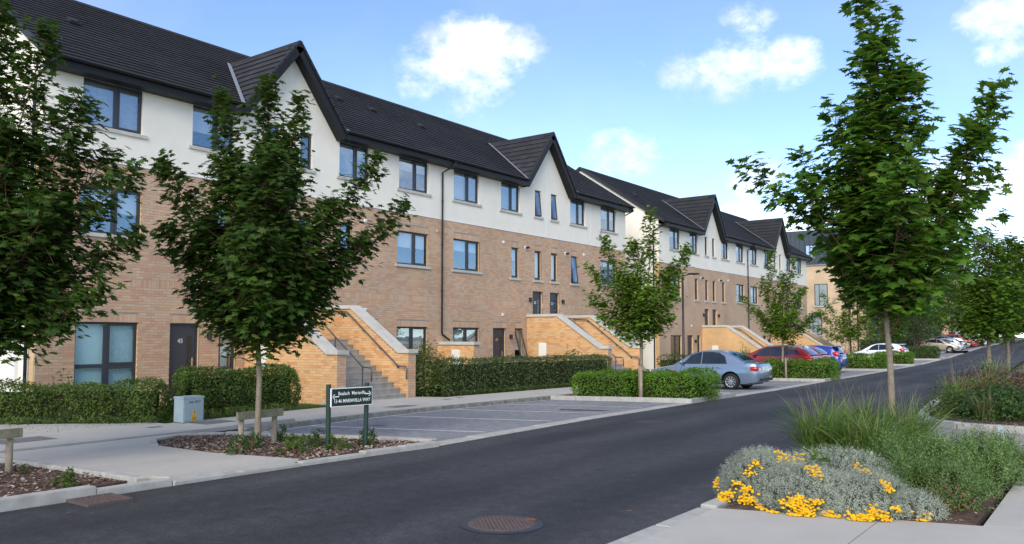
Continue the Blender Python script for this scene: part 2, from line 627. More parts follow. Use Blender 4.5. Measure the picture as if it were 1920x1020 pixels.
def asphalt_mat(name, c, c2, speck=.35, scale=260, stain=None, rough=.8):
    m, t, b = new_mat(name)
    n_, l_ = t.nodes.new, t.links.new
    g = n_('ShaderNodeNewGeometry')
    mp = n_('ShaderNodeMapping')
    mp.inputs['Scale'].default_value = (.55, .12, .5)
    l_(g.outputs['Position'], mp.inputs[0])
    n1 = n_('ShaderNodeTexNoise')
    n1.inputs['Scale'].default_value = 1.6
    n1.inputs['Detail'].default_value = 7
    n1.inputs['Roughness'].default_value = .6
    l_(mp.outputs[0], n1.inputs['Vector'])
    r1 = n_('ShaderNodeValToRGB')
    r1.color_ramp.elements[0].position = .35
    r1.color_ramp.elements[1].position = .68
    r1.color_ramp.elements[0].color = (*c, 1)
    r1.color_ramp.elements[1].color = (*c2, 1)
    l_(n1.outputs[0], r1.inputs[0])
    n2 = n_('ShaderNodeTexNoise')
    n2.inputs['Scale'].default_value = scale
    n2.inputs['Detail'].default_value = 2
    l_(g.outputs['Position'], n2.inputs['Vector'])
    m2 = n_('ShaderNodeMapRange')
    l_(n2.outputs[0], m2.inputs[0])
    m2.inputs[1].default_value, m2.inputs[2].default_value = .3, .7
    m2.inputs[3].default_value, m2.inputs[4].default_value = 1 - speck, 1 + speck
    vm = n_('ShaderNodeVectorMath')
    vm.operation = 'SCALE'
    l_(r1.outputs[0], vm.inputs[0])
    l_(m2.outputs[0], vm.inputs['Scale'])
    if stain:
        sx = n_('ShaderNodeSeparateXYZ')
        l_(g.outputs['Position'], sx.inputs[0])
        wn = n_('ShaderNodeTexNoise')
        wn.inputs['Scale'].default_value = .22
        l_(g.outputs['Position'], wn.inputs['Vector'])
        a1 = n_('ShaderNodeMath')
        a1.operation = 'MULTIPLY_ADD'
        l_(sx.outputs['Y'], a1.inputs[0])
        a1.inputs[1].default_value = .045
        l_(sx.outputs['X'], a1.inputs[2])
        a2 = n_('ShaderNodeMath')
        a2.operation = 'MULTIPLY_ADD'
        l_(wn.outputs[0], a2.inputs[0])
        a2.inputs[1].default_value = 1.1
        l_(a1.outputs[0], a2.inputs[2])
        a3 = n_('ShaderNodeMath')
        a3.operation = 'MULTIPLY'
        l_(a2.outputs[0], a3.inputs[0])
        a3.inputs[1].default_value = 4.2
        a4 = n_('ShaderNodeMath')
        a4.operation = 'SINE'
        l_(a3.outputs[0], a4.inputs[0])
        a5 = n_('ShaderNodeMapRange')
        l_(a4.outputs[0], a5.inputs[0])
        a5.inputs[1].default_value, a5.inputs[2].default_value = -1, 1
        a5.inputs[3].default_value, a5.inputs[4].default_value = 1 - stain, 1 + stain
        vm2 = n_('ShaderNodeVectorMath')
        vm2.operation = 'SCALE'
        l_(vm.outputs[0], vm2.inputs[0])
        l_(a5.outputs[0], vm2.inputs['Scale'])
        vm = vm2
    # pale grit and scuffs
    v = n_('ShaderNodeTexNoise')
    v.inputs['Scale'].default_value = 6
    v.inputs['Detail'].default_value = 8
    v.inputs['Roughness'].default_value = .75
    l_(g.outputs['Position'], v.inputs['Vector'])
    m3 = n_('ShaderNodeMapRange')
    l_(v.outputs[0], m3.inputs[0])
    m3.inputs[1].default_value, m3.inputs[2].default_value = .655, .76
    m3.inputs[4].default_value = .5
    m4 = n_('ShaderNodeMapRange')
    l_(v.outputs[0], m4.inputs[0])
    m4.inputs[1].default_value, m4.inputs[2].default_value = .3, .7
    m4.inputs[3].default_value, m4.inputs[4].default_value = .6, 1.4
    vm3 = n_('ShaderNodeVectorMath')
    vm3.operation = 'SCALE'
    l_(vm.outputs[0], vm3.inputs[0])
    l_(m4.outputs[0], vm3.inputs['Scale'])
    vm = vm3
    mx = n_('ShaderNodeMix')
    mx.data_type = 'RGBA'
    l_(m3.outputs[0], mx.inputs['Factor'])
    l_(vm.outputs[0], mx.inputs['A'])
    mx.inputs['B'].default_value = (.28, .28, .27, 1)
    l_(mx.outputs['Result'], b.inputs['Base Color'])
    b.inputs['Roughness'].default_value = rough
    b.inputs['Specular IOR Level'].default_value = .4
    bp = n_('ShaderNodeBump')
    bp.inputs['Strength'].default_value = .5
    bp.inputs['Distance'].default_value = .006
    l_(n2.outputs[0], bp.inputs['Height'])
    l_(bp.outputs[0], b.inputs['Normal'])
    return m


FAC = [(0.557, 0.368, 0.237), (0.58, 0.402, 0.26), (0.535, 0.349, 0.225), (0.584, 0.413, 0.272), (0.572, 0.341, 0.225), (0.557, 0.383, 0.248), (0.512, 0.33, 0.218), (0.587, 0.394, 0.264), (0.565, 0.39, 0.252), (0.542, 0.311, 0.206)]
BUF = [(0.64, 0.379, 0.17), (0.669, 0.413, 0.195), (0.611, 0.35, 0.155), (0.65, 0.394, 0.18), (0.582, 0.312, 0.14), (0.679, 0.432, 0.21), (0.64, 0.374, 0.175), (0.563, 0.288, 0.13), (0.66, 0.403, 0.19), (0.63, 0.365, 0.165)]
M = dict(
    asphalt=asphalt_mat('asphalt', (.022, .023, .026), (.050, .050, .053), .6, 90, .24, .8),
    lot=asphalt_mat('lot_asphalt', (.19, .193, .205), (.26, .262, .275), .2),
    beige_road=asphalt_mat('concrete_road', (.26, .24, .21), (.33, .31, .27), .15),
    concrete=mat('concrete', (.47, .46, .43), .85, .3, var=.16, vscale=2.2, bump=.25, bscale=160),
    kerb=mat('kerb_concrete', (.47, .46, .43), .85, .3, bump=.4, bscale=90, c2=(.33, .32, .29), vscale=5, detail=8),
    kerb_old=mat('stained_kerb', (.34, .33, .29), .9, .3, bump=.5, bscale=70, c2=(.13, .13, .11), vscale=7, detail=9),
    slab=mat('footpath_concrete', (.49, .465, .42), .85, .3, bump=.3, bscale=220, c2=(.41, .395, .365), vscale=.9, detail=8),
    step=mat('step_concrete', (.42, .40, .36), .85, .3, c2=(.26, .25, .23), vscale=4, detail=8, bump=.3),
    coping=mat('coping_concrete', (.56, .54, .49), .8, .3, c2=(.44, .43, .39), vscale=3, bump=.2),
    paint=mat('road_paint', (.70, .70, .69), .8, .3, c2=(.42, .42, .43), vscale=14, detail=8),
    soil=mat('soil', (.13, .09, .07), .95, .1, c2=(.06, .04, .032), vscale=18, bump=.8, bscale=40),
    lawn=mat('lawn', (.06, .11, .025), .9, .2, c2=(.03, .06, .015), vscale=12, bump=.8, bscale=90),
    earth=mat('earth', (.14, .15, .10), .95, .1, var=.3, vscale=.3),
    mortar=mat('mortar', (.31, .285, .26), .95, .1, var=.15),
    mortar_buff=mat('mortar_buff', (.33, .285, .23), .95, .1, var=.15),
    brick=ramp_mat('facade_brick', FAC),
    brick_one=ramp_mat('facade_brick_single', FAC, 'object'),
    buff=ramp_mat('buff_brick', BUF),
    buff_one=ramp_mat('buff_brick_single', BUF, 'object'),
    brick_far=brick_tex_mat('facade_brick_far', (.545, .365, .235), (.505, .33, .21), (.42, .35, .29)),
    buff_far=brick_tex_mat('buff_brick_far', (.64, .39, .175), (.59, .35, .155), (.48, .38, .27), 'Y'),
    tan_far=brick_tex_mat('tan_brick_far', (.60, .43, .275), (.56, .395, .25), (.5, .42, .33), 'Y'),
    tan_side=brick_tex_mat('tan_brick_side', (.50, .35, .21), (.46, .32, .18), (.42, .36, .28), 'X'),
    reveal=mat('reveal_brick', (.62, .43, .25), .9, .2, var=.15, vscale=12),
    render=mat('white_render', (.82, .775, .68), .9, .2, var=.035, vscale=1.5, bump=.12, bscale=140),
    bead=mat('render_bead', (.85, .84, .82), .6, .3),
    tile=ramp_mat('roof_tile', [(.025, .025, .029), (.028, .028, .032), (.023, .023, .026), (.029, .028, .032), (.026, .026, .029)], rough=.75, noise=.25, stain=.45, bump=.15),
    tile_one=ramp_mat('roof_tile_single', [(.030, .030, .034), (.036, .035, .039), (.027, .027, .030), (.038, .037, .040), (.033, .032, .035)], 'object', rough=.7, noise=.3, stain=.4, bump=.25),
    lead=mat('lead', (.24, .26, .30), .55, .5, var=.15, vscale=6),
    black=mat('black_upvc', (.006, .007, .010), .5, .35),
    frame=mat('grey_frame', (.032, .036, .046), .4, .5, var=.08, vscale=3),
    door=mat('grey_door', (.036, .040, .054), .42, .5, var=.06, vscale=3),
    steel=mat('handrail_steel', (.10, .105, .125), .4, .6, .3, var=.1),
    chrome=mat('chrome', (.7, .7, .72), .15, .5, 1),
    white=mat('white_plastic', (.78, .78, .76), .45, .5),
    box=mat('meter_box', (.74, .73, .68), .5, .5, var=.04),
    blind=mat('blind', (.78, .77, .73), .8, .2, var=.03, vscale=6),
    curtain=mat('curtain', (.55, .56, .56), .9, .2, var=.12, vscale=9),
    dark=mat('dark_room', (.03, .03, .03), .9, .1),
    glass=glass_mat('window_glass', (.86, .89, .9), 3.4),
    blueglass=glass_mat('obscured_glass', (.82, .93, .96), 2.0, .2),
    carglass=glass_mat('car_glass', (.36, .43, .43), 1.75, .005),
    rubber=mat('rubber', (.018, .018, .019), .75, .3),
    alloy=mat('alloy', (.62, .62, .63), .28, .5, .85),
    timber=mat('weathered_timber', (.33, .28, .21), .85, .2, c2=(.19, .165, .13), vscale=9, detail=8, bump=.4, bscale=50),
    timber_g=mat('mossy_timber', (.27, .25, .18), .9, .2, c2=(.14, .145, .085), vscale=7, detail=8, bump=.4, bscale=50),
    bark=mat('bark', (.29, .245, .185), .9, .2, c2=(.17, .145, .11), vscale=14, detail=9, bump=.7, bscale=40),
    bark_d=mat('dark_bark', (.12, .095, .075), .9, .2, c2=(.06, .05, .04), vscale=14, bump=.6, bscale=40),
    twig=mat('twig', (.15, .095, .06), .85, .2, var=.2),
    signgreen=mat('sign_green', (.008, .022, .014), .4, .5),
    signwhite=mat('sign_white', (.82, .83, .86), .5, .4),
    greenpost=mat('green_post', (.010, .034, .022), .45, .5, var=.2),
    cabinet=mat('grey_cabinet', (.36, .45, .47), .5, .4, c2=(.29, .37, .39), vscale=4, detail=8),
    yellow=mat('warning_yellow', (.85, .42, .01), .5, .4),
    ink=mat('ink', (.015, .015, .015), .7, .2),
    iron=mat('cast_iron', (.135, .095, .088), .75, .4, .1, c2=(.085, .065, .062), vscale=20, bump=.3),
    iron_dark=mat('dark_iron', (.06, .057, .056), .8, .3, .1, var=.3, vscale=60),
    tar=mat('tar_seal', (.020, .022, .028), .45, .5, var=.2, vscale=20),
    mesh_rust=mat('rust', (.22, .085, .035), .85, .2, var=.3, vscale=40),
    chips=ramp_mat('bark_chips', [(.20, .13, .10), (.30, .24, .20), (.11, .07, .055), (.40, .34, .29), (.17, .085, .05), (.24, .17, .135)], rough=.95, bump=0, stain=.2),
    stone=ramp_mat('stones', [(.45, .38, .28), (.40, .30, .22), (.5, .46, .4)], rough=.9),
    cover=mat('cover_grey', (.17, .165, .155), .8, .3, var=.25, vscale=14),
    oil=mat('oil_stain', (.022, .022, .024), .5, .4, var=.3, vscale=20),
    zinc=mat('zinc', (.045, .062, .075), .5, .5, .2, var=.12, vscale=.8),
    zincdark=mat('zinc_seam', (.028, .036, .045), .5, .5),
    lamp_black=mat('lamp_black', (.014, .014, .016), .4, .5),
    red_lamp=mat('tail_lamp_red', (.45, .012, .014), .12, .6, coat=1),
    lens=mat('lamp_lens', (.62, .62, .64), .1, .6, coat=1),
    orange=mat('indicator_orange', (.75, .17, .03), .2, .5),
    plate=mat('number_plate', (.74, .74, .72), .5, .4),
    plastic=mat('black_trim', (.02, .02, .022), .55, .4),
)

# ------------------------------------------------------------------ ground, road, footpath
surf('ground', [(-900, -60), (900, -60), (900, 900), (-900, 900)], -.25, M['earth'], kind='structure')
ys = [-40, 0, 6, 9.2, 12.5, 16, 21, 26, 31, 36, 43, 50, 57, 65, 72, 80, 88, 95, 110, 125, 160, 220]
surf('road', [(rx(y), y) for y in ys] + [(kx(y), y) for y in ys[::-1]], 0, M['asphalt'], kind='structure', step=2.5)
surf('side_road', [(-3.2, 13.6), (9, 12.4), (9, 16.5), (-1.4, 16.5), (-2.5, 16.75), (-3.3, 17.9), (-3.55, 19.6), (-3.75, 19.6)], .006, M['beige_road'], kind='structure')
lots = [(9.45, 19.75), (23.0, 34.1), (36.9, 47.2), (49.6, 56.6), (59.0, 68.5), (72.6, 84), (90, 118)]
for (a, b) in lots:
    yy = [a] + [y for y in ys if a < y < b] + [b]
    surf('parking_lot', [(kx(y) - .36, y) for y in yy] + [(-13.35, y) for y in yy[::-1]], .004, M['lot'], kind='structure', step=2.5)
    n = max(2, round((b - a) / 2.35))
    for i in range(1, n + (a == 9.45)):
        y = a + (b - a) * i / n + (-.5 if a == 9.45 else 0)
        if a == 9.45:
            y = (11.0, 13.25, 15.4, 17.5)[i - 1] if i < 5 else y
            if i >= 5:
                continue
        surf('bay_line', [(kx(y) - .5, y + .13), (-13.2, y - .12), (-13.2, y - .02), (kx(y) - .5, y + .23)], .010, M['paint'], kind='structure', step=3)
surf('bay_line', [(-13.27, 9.7), (-13.19, 9.7), (-13.19, 19.4), (-13.27, 19.4)], .010, M['paint'], kind='structure', step=2)
# front gardens and lawn strip behind the footpath
surf('lawn', [(-21.0, 9.3), (-16.0, 9.3), (-16.0, 75), (-21.0, 75)], .02, M['lawn'], kind='structure')
surf('footpath', [(-15.75, -20), (-15.75, 9.3), (-16.3, 9.3), (-20.6, 5.4), (-20.6, -20)], .02, M['slab'], kind='structure', thick=.075, step=3)
surf('lawn', [(-20.6, 5.42), (-16.32, 9.32), (-21.0, 9.32), (-24, 9.1), (-24, 5.42)], .02, M['lawn'], kind='structure')
fp = empty('footpath', (-14.5, 12, -.2), kind='structure')
ye = -20
while ye < 84:
    y2 = ye + 2.6
    w0, w1 = (-15.95 if ye > 9 else -15.74, -13.5)
    if ye < 9:
        w1 = -12.95 if y2 < 5.5 else -14.05
        if 5.4 < y2:
            w1 = -14.07
    surf('paving_slab', [(w0, ye + .008), (w1, ye + .008), (w1, y2), (w0, y2)], .02, M['slab'], fp, thick=.08)
    ye = y2
# paths from the footpath to the two flights of steps
for c in (16.45, 30.92):
    surf('garden_path', [(-17.6, c - 1.6), (-15.76, c - 1.9), (-15.76, c + 1.9), (-17.6, c + 1.6)], .03, M['slab'], thick=.06, kind='structure')
surf('driveway', [(-8.72, 5.2), (-8.60, 6.92), (-10.7, 7.0), (-12.8, 7.36), (-13.8, 8.0), (-14.03, 8.9), (-14.04, 8.9), (-14.04, 5.2), (-13.3, 5.2), (-12.6, 5.25), (-9.0, 5.1)], .03, M['slab'], thick=.04, kind='structure', step=1.4)
dc = MB()  # dark strip added to stand for the low step edge of the footpath
for i in range(60):
    y = -20 + i * .5
    if 5.2 < y < 8.2:
        dc.box(-14.065, -14.035, y, y + .49, H(-14.4, y) + .05, H(-14.4, y) + .072)
dcb = dc.build('step_edge_strip', M['black'], None, label='long dark strip standing in for the footpath step edge by the driveway', category='drain')

# kerbs: each stone is a part


def kerb(path, w=.15, h=.11, z=-.06, mat_='kerb', stone=.9, closed=False):
    root = empty('kerb', (path[0][0], path[0][1], H(*path[0])), kind='structure')
    pts = [Vector((a, b, 0)) for a, b in path]
    acc = []
    for i in range(len(pts) - 1):
        d = (pts[i + 1] - pts[i])
        n = max(1, round(d.length / stone))
        for k in range(n):
            acc.append((pts[i] + d * (k / n), pts[i] + d * ((k + 1) / n)))
    for k, (a, b) in enumerate(acc):
        t = (b - a).normalized()
        nrm = Vector((-t.y, t.x, 0)) * (w / 2)
        ins = t * .004
        jz = rnd.uniform(-.004, .004)
        q = [a + ins - nrm, b - ins - nrm, b - ins + nrm, a + ins + nrm]
        vs = [(p.x, p.y, H(p.x, p.y) + z) for p in q] + [(p.x, p.y, H(p.x, p.y) + h + jz - .012) for p in q]
        c = (q[0] + q[1] + q[2] + q[3]) / 4
        top = [p + (c - p).normalized() * .016 for p in q]
        vs += [(p.x, p.y, H(p.x, p.y) + h + jz) for p in top]
        fs = [(4, 5, 1, 0), (5, 6, 2, 1), (6, 7, 3, 2), (7, 4, 0, 3), (8, 9, 5, 4), (9, 10, 6, 5), (10, 11, 7, 6), (11, 8, 4, 7), (11, 10, 9, 8)]
        mb = MB()
        mb.add(vs, [f[::-1] for f in fs])
        mb.build('kerb_stone', M[mat_], root)
    return root


L1 = [(-8.72, -6), (-8.72, 3.5), (-9.05, 4.88), (-11.2, 5.08), (-12.7, 5.2), (-13.4, 5.1), (-13.6, 4.6), (-13.6, -6)]
L2 = [(-8.62, 6.98), (-10.7, 7.05), (-12.8, 7.42), (-13.55, 7.85), (-13.75, 8.4), (-13.4, 8.95), (-11.3, 9.2), (-8.5, 9.3)]
BA = [(kx(20) - .16, 19.85), (-13.3, 19.85), (-13.3, 22.95), (kx(23) - .16, 22.95)]
BB = [(kx(34.2) - .16, 34.2), (-13.3, 34.2), (-13.3, 36.8), (kx(36.8) - .16, 36.8)]
BC = [(kx(47.3) - .16, 47.3), (-13.3, 47.3), (-13.3, 49.5), (kx(49.5) - .16, 49.5)]
BD = [(kx(56.7) - .16, 56.7), (-13.3, 56.7), (-13.3, 58.9), (kx(58.9) - .16, 58.9)]
BE = [(kx(68.6) - .16, 68.6), (-14.8, 68.6), (-14.8, 72.4), (kx(72.4) - .16, 72.4)]
kerb([(-8.63, -6), (-8.63, 4.3)])
kerb([(-8.63, 4.3), (-8.63, 5.14)], h=.065)
kerb([(-8.8, 4.93), (-11.2, 5.13), (-12.7, 5.26), (-13.5, 5.16)], w=.12, h=.10)
kerb([(-8.62, 5.15), (-8.56, 6.85)], h=.035, w=.2)
kerb([(-8.56, 6.9), (-8.47, 7.9)], h=.045)
kerb([(-8.47, 7.9), (-8.35, 9.28)], h=.075)
kerb([(-8.45, 9.36), (-11.3, 9.27), (-13.3, 9.08)], w=.13, h=.10)
kerb([(-13.35, 9.06), (-13.65, 8.85), (-13.83, 8.4), (-13.6, 7.78), (-12.8, 7.36)], w=.12, h=.08, stone=.45)
kerb([(-12.8, 7.36), (-10.7, 6.99), (-8.75, 6.93)], w=.11, h=.05)
kerb([(-13.42, 9.5), (-13.42, 84)], w=.15, h=.10, mat_='kerb_old')
for (a, b) in lots:
    yy = [a] + [y for y in ys if a < y < b] + [b]
    kerb([(kx(y) - .17, y) for y in yy], w=.34, h=.013)
for P in (BA, BB, BC, BD, BE):
    kerb([(P[0][0], P[0][1] - .1), (P[1][0], P[1][1] - .1)], w=.14, h=.12)
    kerb([(P[0][0] + .08, P[0][1] - .17), (P[3][0] + .08, P[3][1] + .17)], w=.16, h=.11)
    kerb([(P[3][0], P[3][1] + .1), (P[2][0], P[2][1] + .1)], w=.14, h=.12)
R1 = [(-3.02, 7.35), (-1.05, 7.95), (-1.05, 11.5), (-1.2, 13.4), (-3.12, 13.4)]
R2 = [(-1.3, 16.75), (-2.4, 16.95), (-3.05, 17.7), (-3.35, 19.3), (-3.7, 22), (-4.1, 27), (-4.55, 33), (-4.9, 40), (-5.1, 46), (-1.2, 46), (-.6, 30), (3, 20), (4.5, 16.7)]
kerb([(5.5, 16.62), (2, 16.62), (-1.3, 16.64), (-2.45, 16.85), (-3.0, 17.3), (-3.25, 18.0), (-3.45, 19.3), (-3.78, 22), (-4.2, 27), (-4.65, 33), (-5.0, 40), (-5.2, 46)], w=.2, h=.12, stone=.7)
kerb([(-3.16, 7.3), (-3.24, 13.5)], w=.16, h=.07)
# planting beds
for P in (L1, L2):
    surf('planting_bed', P, .0, M['soil'], thick=.045, kind='structure', step=1.2)
for P in (BA, BB, BC, BD, BE, R1, R2):
    surf('planting_bed', P, .0, M['soil'], thick=.07, kind='structure', step=2)
# paving round the near right bed
pr = empty('pavement', (-2, 5, 0), kind='structure')
for P in ([(-3.08, -8), (-1.4, -8), (-1.4, 3.6), (-3.08, 3.6)], [(-3.08, 3.61), (-1.4, 3.61), (-1.4, 5.9), (-3.08, 5.9)], [(-3.08, 5.91), (-1.75, 5.91), (-1.75, 7.7), (-3.08, 7.28)],
          [(-1.74, 5.91), (.9, 5.91), (.9, 8.55), (-1.02, 7.92), (-1.74, 7.71)], [(-1.39, -8), (2.5, -8), (2.5, 5.9), (-1.39, 5.9)], [(-1.0, 7.94), (.9, 8.56), (.9, 10.9), (-1.0, 10.9)],
          [(-1.0, 10.91), (.9, 10.91), (.9, 13.3), (-1.15, 13.3)], [(.91, 5.91), (3.5, 5.91), (3.5, 12.6), (.91, 13.2)]):
    surf('paving_slab', P, .0, M['slab'], pr, thick=.06)
kerb([(-3.16, -8), (-3.16, 7.25)], w=.15, h=.055)

# ------------------------------------------------------------------ bricks


def fill(u0, u1, z0, z1, holes=(), top=None, off=0.):
    """stretcher-bond courses; rows (u0,u1,z0,z1)"""
    out = []
    i = 0
    z = z0
    while z < z1 - .02:
        a, b = z + .005, min(z + .070, z1)
        s = u0 - ((.1125 if i % 2 else 0) + off) % .225
        cut = sorted((h[0], h[1]) for h in holes if h[2] < b - .01 and h[3] > a + .01)
        free = []
        p = u0
        for (c0, c1) in cut:
            if c0 > p:
                free.append((p, c0))
            p = max(p, c1)
        if p < u1:
            free.append((p, u1))
        k0 = 0
        for (f0, f1) in free:
            k = math.floor((f0 - s) / .225)
            while s + k * .225 < f1:
                x0, x1 = max(f0, s + k * .225 + .003), min(f1, s + (k + 1) * .225 - .003)
                k += 1
                if x1 - x0 < .012:
                    continue
                if top and b > top((x0 + x1) / 2):
                    continue
                out.append((x0, x1, a, b))
        z += .075
        i += 1
    return out


def soldiers(u0, u1, z0, h=.215):
    n = round((u1 - u0) / .075)
    w = (u1 - u0) / n
    return [(u0 + i * w + .004, u0 + (i + 1) * w - .004, z0 + .005, z0 + h) for i in range(n)]


UNIT = {}


def brickwork(root, rects, o, u, n, mat_all, mat_one, key=None, nsingle=0, proud=.0035, depth=.03, name='brickwork'):
    """rects on the plane (o,u,z) with normal n; the nsingle best full stretchers become parts, the rest one stuff part"""
    v = (0, 0, 1)
    rects = list(rects)
    single = []
    if nsingle:
        full = [r for r in rects if abs(r[1] - r[0] - .219) < .002 and abs(r[3] - r[2] - .065) < .002]
        full.sort(key=key)
        single = full[:nsingle]
        ss = set(single)
        rects = [r for r in rects if r not in ss]
    B = [(a, b, c, d, -depth, proud + rnd.uniform(-.0008, .0008)) for a, b, c, d in rects]
    V, F = np_boxes(o, u, v, n, B)
    keep = np.ones(len(F), bool)
    link(name, np_mesh(name, V, F, mat_all), root, kind='stuff')
    if single:
        kk = (tuple(u), tuple(n), mat_one.name)
        if kk not in UNIT:
            V, F = np_boxes((0, 0, 0), u, v, n, [(0, .219, 0, .065, -depth, proud)])
            UNIT[kk] = np_mesh('brick', V, F, mat_one)
        oo, uu = Vector(o), Vector(u)
        for (a, b, c, d) in single:
            ob = link('brick', UNIT[kk], root)
            ob.location = oo + uu * a + Vector((0, 0, c)) + Vector(n) * rnd.uniform(-.0015, .0015)


# ------------------------------------------------------------------ windows and doors


def window(root, X, y0, y1, z0, z1, split=None, transom=None, sill=True, open_=0, blind=None, depth=.09, sillmat='coping', name='window', glass='glass', low_glass=None):
    """front (+X facing) window set back in its opening"""
    xf = X - depth
    f = .055
    mb = MB()
    mb.box(xf - .05, xf, y0, y1, z1 - f, z1)
    mb.box(xf - .05, xf, y0, y1, z0, z0 + f)
    mb.box(xf - .05, xf, y0, y0 + f, z0 + f, z1 - f)
    mb.box(xf - .05, xf, y1 - f, y1, z0 + f, z1 - f)
    panes = []
    zs = [(z0 + f, z1 - f)]
    if transom:
        mb.box(xf - .05, xf + .002, y0 + f, y1 - f, transom - .05, transom + .05)
        zs = [(z0 + f, transom - .05), (transom + .05, z1 - f)]
    yy = [(y0 + f, y1 - f)]
    if split:
        m = y0 + (y1 - y0) * split
        mb.box(xf - .05, xf + .004, m - .06, m + .06, z0 + f, z1 - f)
        yy = [(y0 + f, m - .06), (m + .06, y1 - f)]
    w = mb.build(name, M['frame'], root)
    for i, (a, b) in enumerate(yy):
        for j, (c, d) in enumerate(zs):
            g = .0
            if open_ and i == len(yy) - 1 and j == len(zs) - 1:
                # top-hung sash standing open at the bottom
                h = d - c + .06
                dx = math.sin(open_) * h
                dz = h * (1 - math.cos(open_))
                s = MB()
                top, bot = Vector((xf + .01, 0, d + .03)), Vector((xf + .01 + dx, 0, d + .03 - h + dz))
                ax = (bot - top) / 2
                nn = Vector((math.cos(open_), 0, math.sin(open_))) * .02
                cy = (a + b) / 2
                for yc in (a + .01, b - .01):
                    s.obox((top + bot) / 2 + Vector((0, yc, 0)), ax, (0, .025, 0), nn)
                for q in (top, bot):
                    s.obox(q + (ax.normalized() * (.025 if q is top else -.025)) + Vector((0, cy, 0)), ax.normalized() * .025, (0, (b - a) / 2 - .035, 0), nn * .98)
                s.build('open_sash', M['frame'], w)
                p = MB()
                p.obox((top + bot) / 2 + Vector((0, cy, 0)), ax * .93, (0, (b - a) / 2 - .03, 0), nn * .2)
                p.build('pane', M[glass], w)
            else:
                fr = MB()
                e = .035
                if split and i == len(yy) - 1 or len(yy) == 1:
                    fr.box(xf, xf + .018, a - .015, a + e, c - .015, d + .015)
                    fr.box(xf, xf + .018, b - e, b + .015, c - .015, d + .015)
                    fr.box(xf, xf + .018, a + e, b - e, d - e, d + .015)
                    fr.box(xf, xf + .018, a + e, b - e, c - .015, c + e)
                    fr.build('sash', M['frame'], w)
                p = MB()
                p.box(xf - .022, xf - .014, a - .01, b + .01, c - .01, d + .01)
                p.build('pane', M[low_glass if (low_glass and j == 0 and transom) else glass], w)
    bl = blind if blind is not None else rnd.choice([.35, .5, 1, .6, .2, .45])
    for i, (a, b) in enumerate(yy):
        h = bl if not isinstance(bl, (list, tuple)) else bl[i]
        if h > 0:
            q = MB()
            q.box(xf - .13, xf - .12, a - .05, b + .05, z1 - .05 - (z1 - z0 - .06) * h, z1 - .04)
            q.build('blind', M['blind'] if h < .95 or rnd.random() < .5 else M['curtain'], w)
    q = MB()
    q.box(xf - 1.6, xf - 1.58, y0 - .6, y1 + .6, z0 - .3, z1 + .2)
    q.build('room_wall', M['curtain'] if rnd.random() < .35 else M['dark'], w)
    if sill:
        s = MB()
        hs = .11 if sillmat == 'coping' else .07
        s.add([(X - depth, y0 - .12, z0 - hs), (X + .055, y0 - .12, z0 - hs), (X + .055, y1 + .12, z0 - hs), (X - depth, y1 + .12, z0 - hs),
               (X - depth, y0 - .12, z0 - .0), (X + .055, y0 - .12, z0 - .018), (X + .055, y1 + .12, z0 - .018), (X - depth, y1 + .12, z0 - .0)],
              [(3, 2, 1, 0), (4, 5, 6, 7), (0, 1, 5, 4), (1, 2, 6, 5), (2, 3, 7, 6), (3, 0, 4, 7)])
        s.build('sill', M[sillmat], w)
    return w


def text_mesh(s, size, mat_, ext=.002, off=0., align='CENTER', shear=0):
    cu = bpy.data.curves.new('t', 'FONT')
    cu.body = s
    cu.size = size
    cu.extrude = ext
    cu.offset = off
    cu.align_x = align
    cu.align_y = 'CENTER'
    cu.resolution_u = 2
    ob = bpy.data.objects.new('t', cu)
    col.objects.link(ob)
    dg = bpy.context.evaluated_depsgraph_get()
    me = bpy.data.meshes.new_from_object(ob.evaluated_get(dg))
    me.materials.clear()
    me.materials.append(mat_)
    bpy.data.objects.remove(ob)
    return me


def text_on_x(name, s, size, mat_, parent, pos, off=0., sx=1.):
    """lettering on a +X facing surface, reading along +Y"""
    me = text_mesh(s, size, mat_, off=off)
    me.transform(Matrix(((0, 0, 1, pos[0]), (sx, 0, 0, pos[1]), (0, 1, 0, pos[2]), (0, 0, 0, 1))))
    return link(name, me, parent)


def door(root, X, y0, y1, z0, z1, num=None, depth=.1, slot=.66):
    xf = X - depth
    mb = MB()
    f = .06
    mb.box(xf - .06, xf, y0, y0 + f, z0, z1)
    mb.box(xf - .06, xf, y1 - f, y1, z0, z1)
    mb.box(xf - .06, xf, y0 + f, y1 - f, z1 - f, z1)
    mb.box(xf - .05, xf - .012, y0 + f + .004, y1 - f - .004, z0 + .02, z1 - f - .004)
    mb.box(xf - .09, xf + .06, y0 - .02, y1 + .02, z0 - .03, z0 + .018)
    d = mb.build('door', M['door'], root)
    ym = y0 + (y1 - y0) * slot
    if slot:
        g = MB()
        g.box(xf - .02, xf - .008, ym, ym + .11, z0 + .45, z1 - .36)
        g.build('glass_slot', M['carglass'], d)
        g = MB()
        for a, b in ((ym - .02, ym), (ym + .11, ym + .13)):
            g.box(xf - .02, xf - .004, a, b, z0 + .43, z1 - .34)
        g.build('slot_trim', M['frame'], d)
    h = MB()
    h.tube([(xf + .05, y1 - f - .09, z0 + 1.0), (xf + .05, y1 - f - .22, z0 + 1.0)], .011)
    h.tube([(xf - .02, y1 - f - .09, z0 + 1.0), (xf + .05, y1 - f - .09, z0 + 1.0)], .012)
    h.box(xf - .012, xf - .004, y1 - f - .11, y1 - f - .07, z0 + .86, z0 + 1.1)
    h.build('handle', M['chrome'], d)
    if num:
        text_on_x('door_number', num, .17, M['alloy'], d, (xf - .008, y0 + (y1 - y0) * .42, z0 + (z1 - z0) * .76), off=.003)
    return d


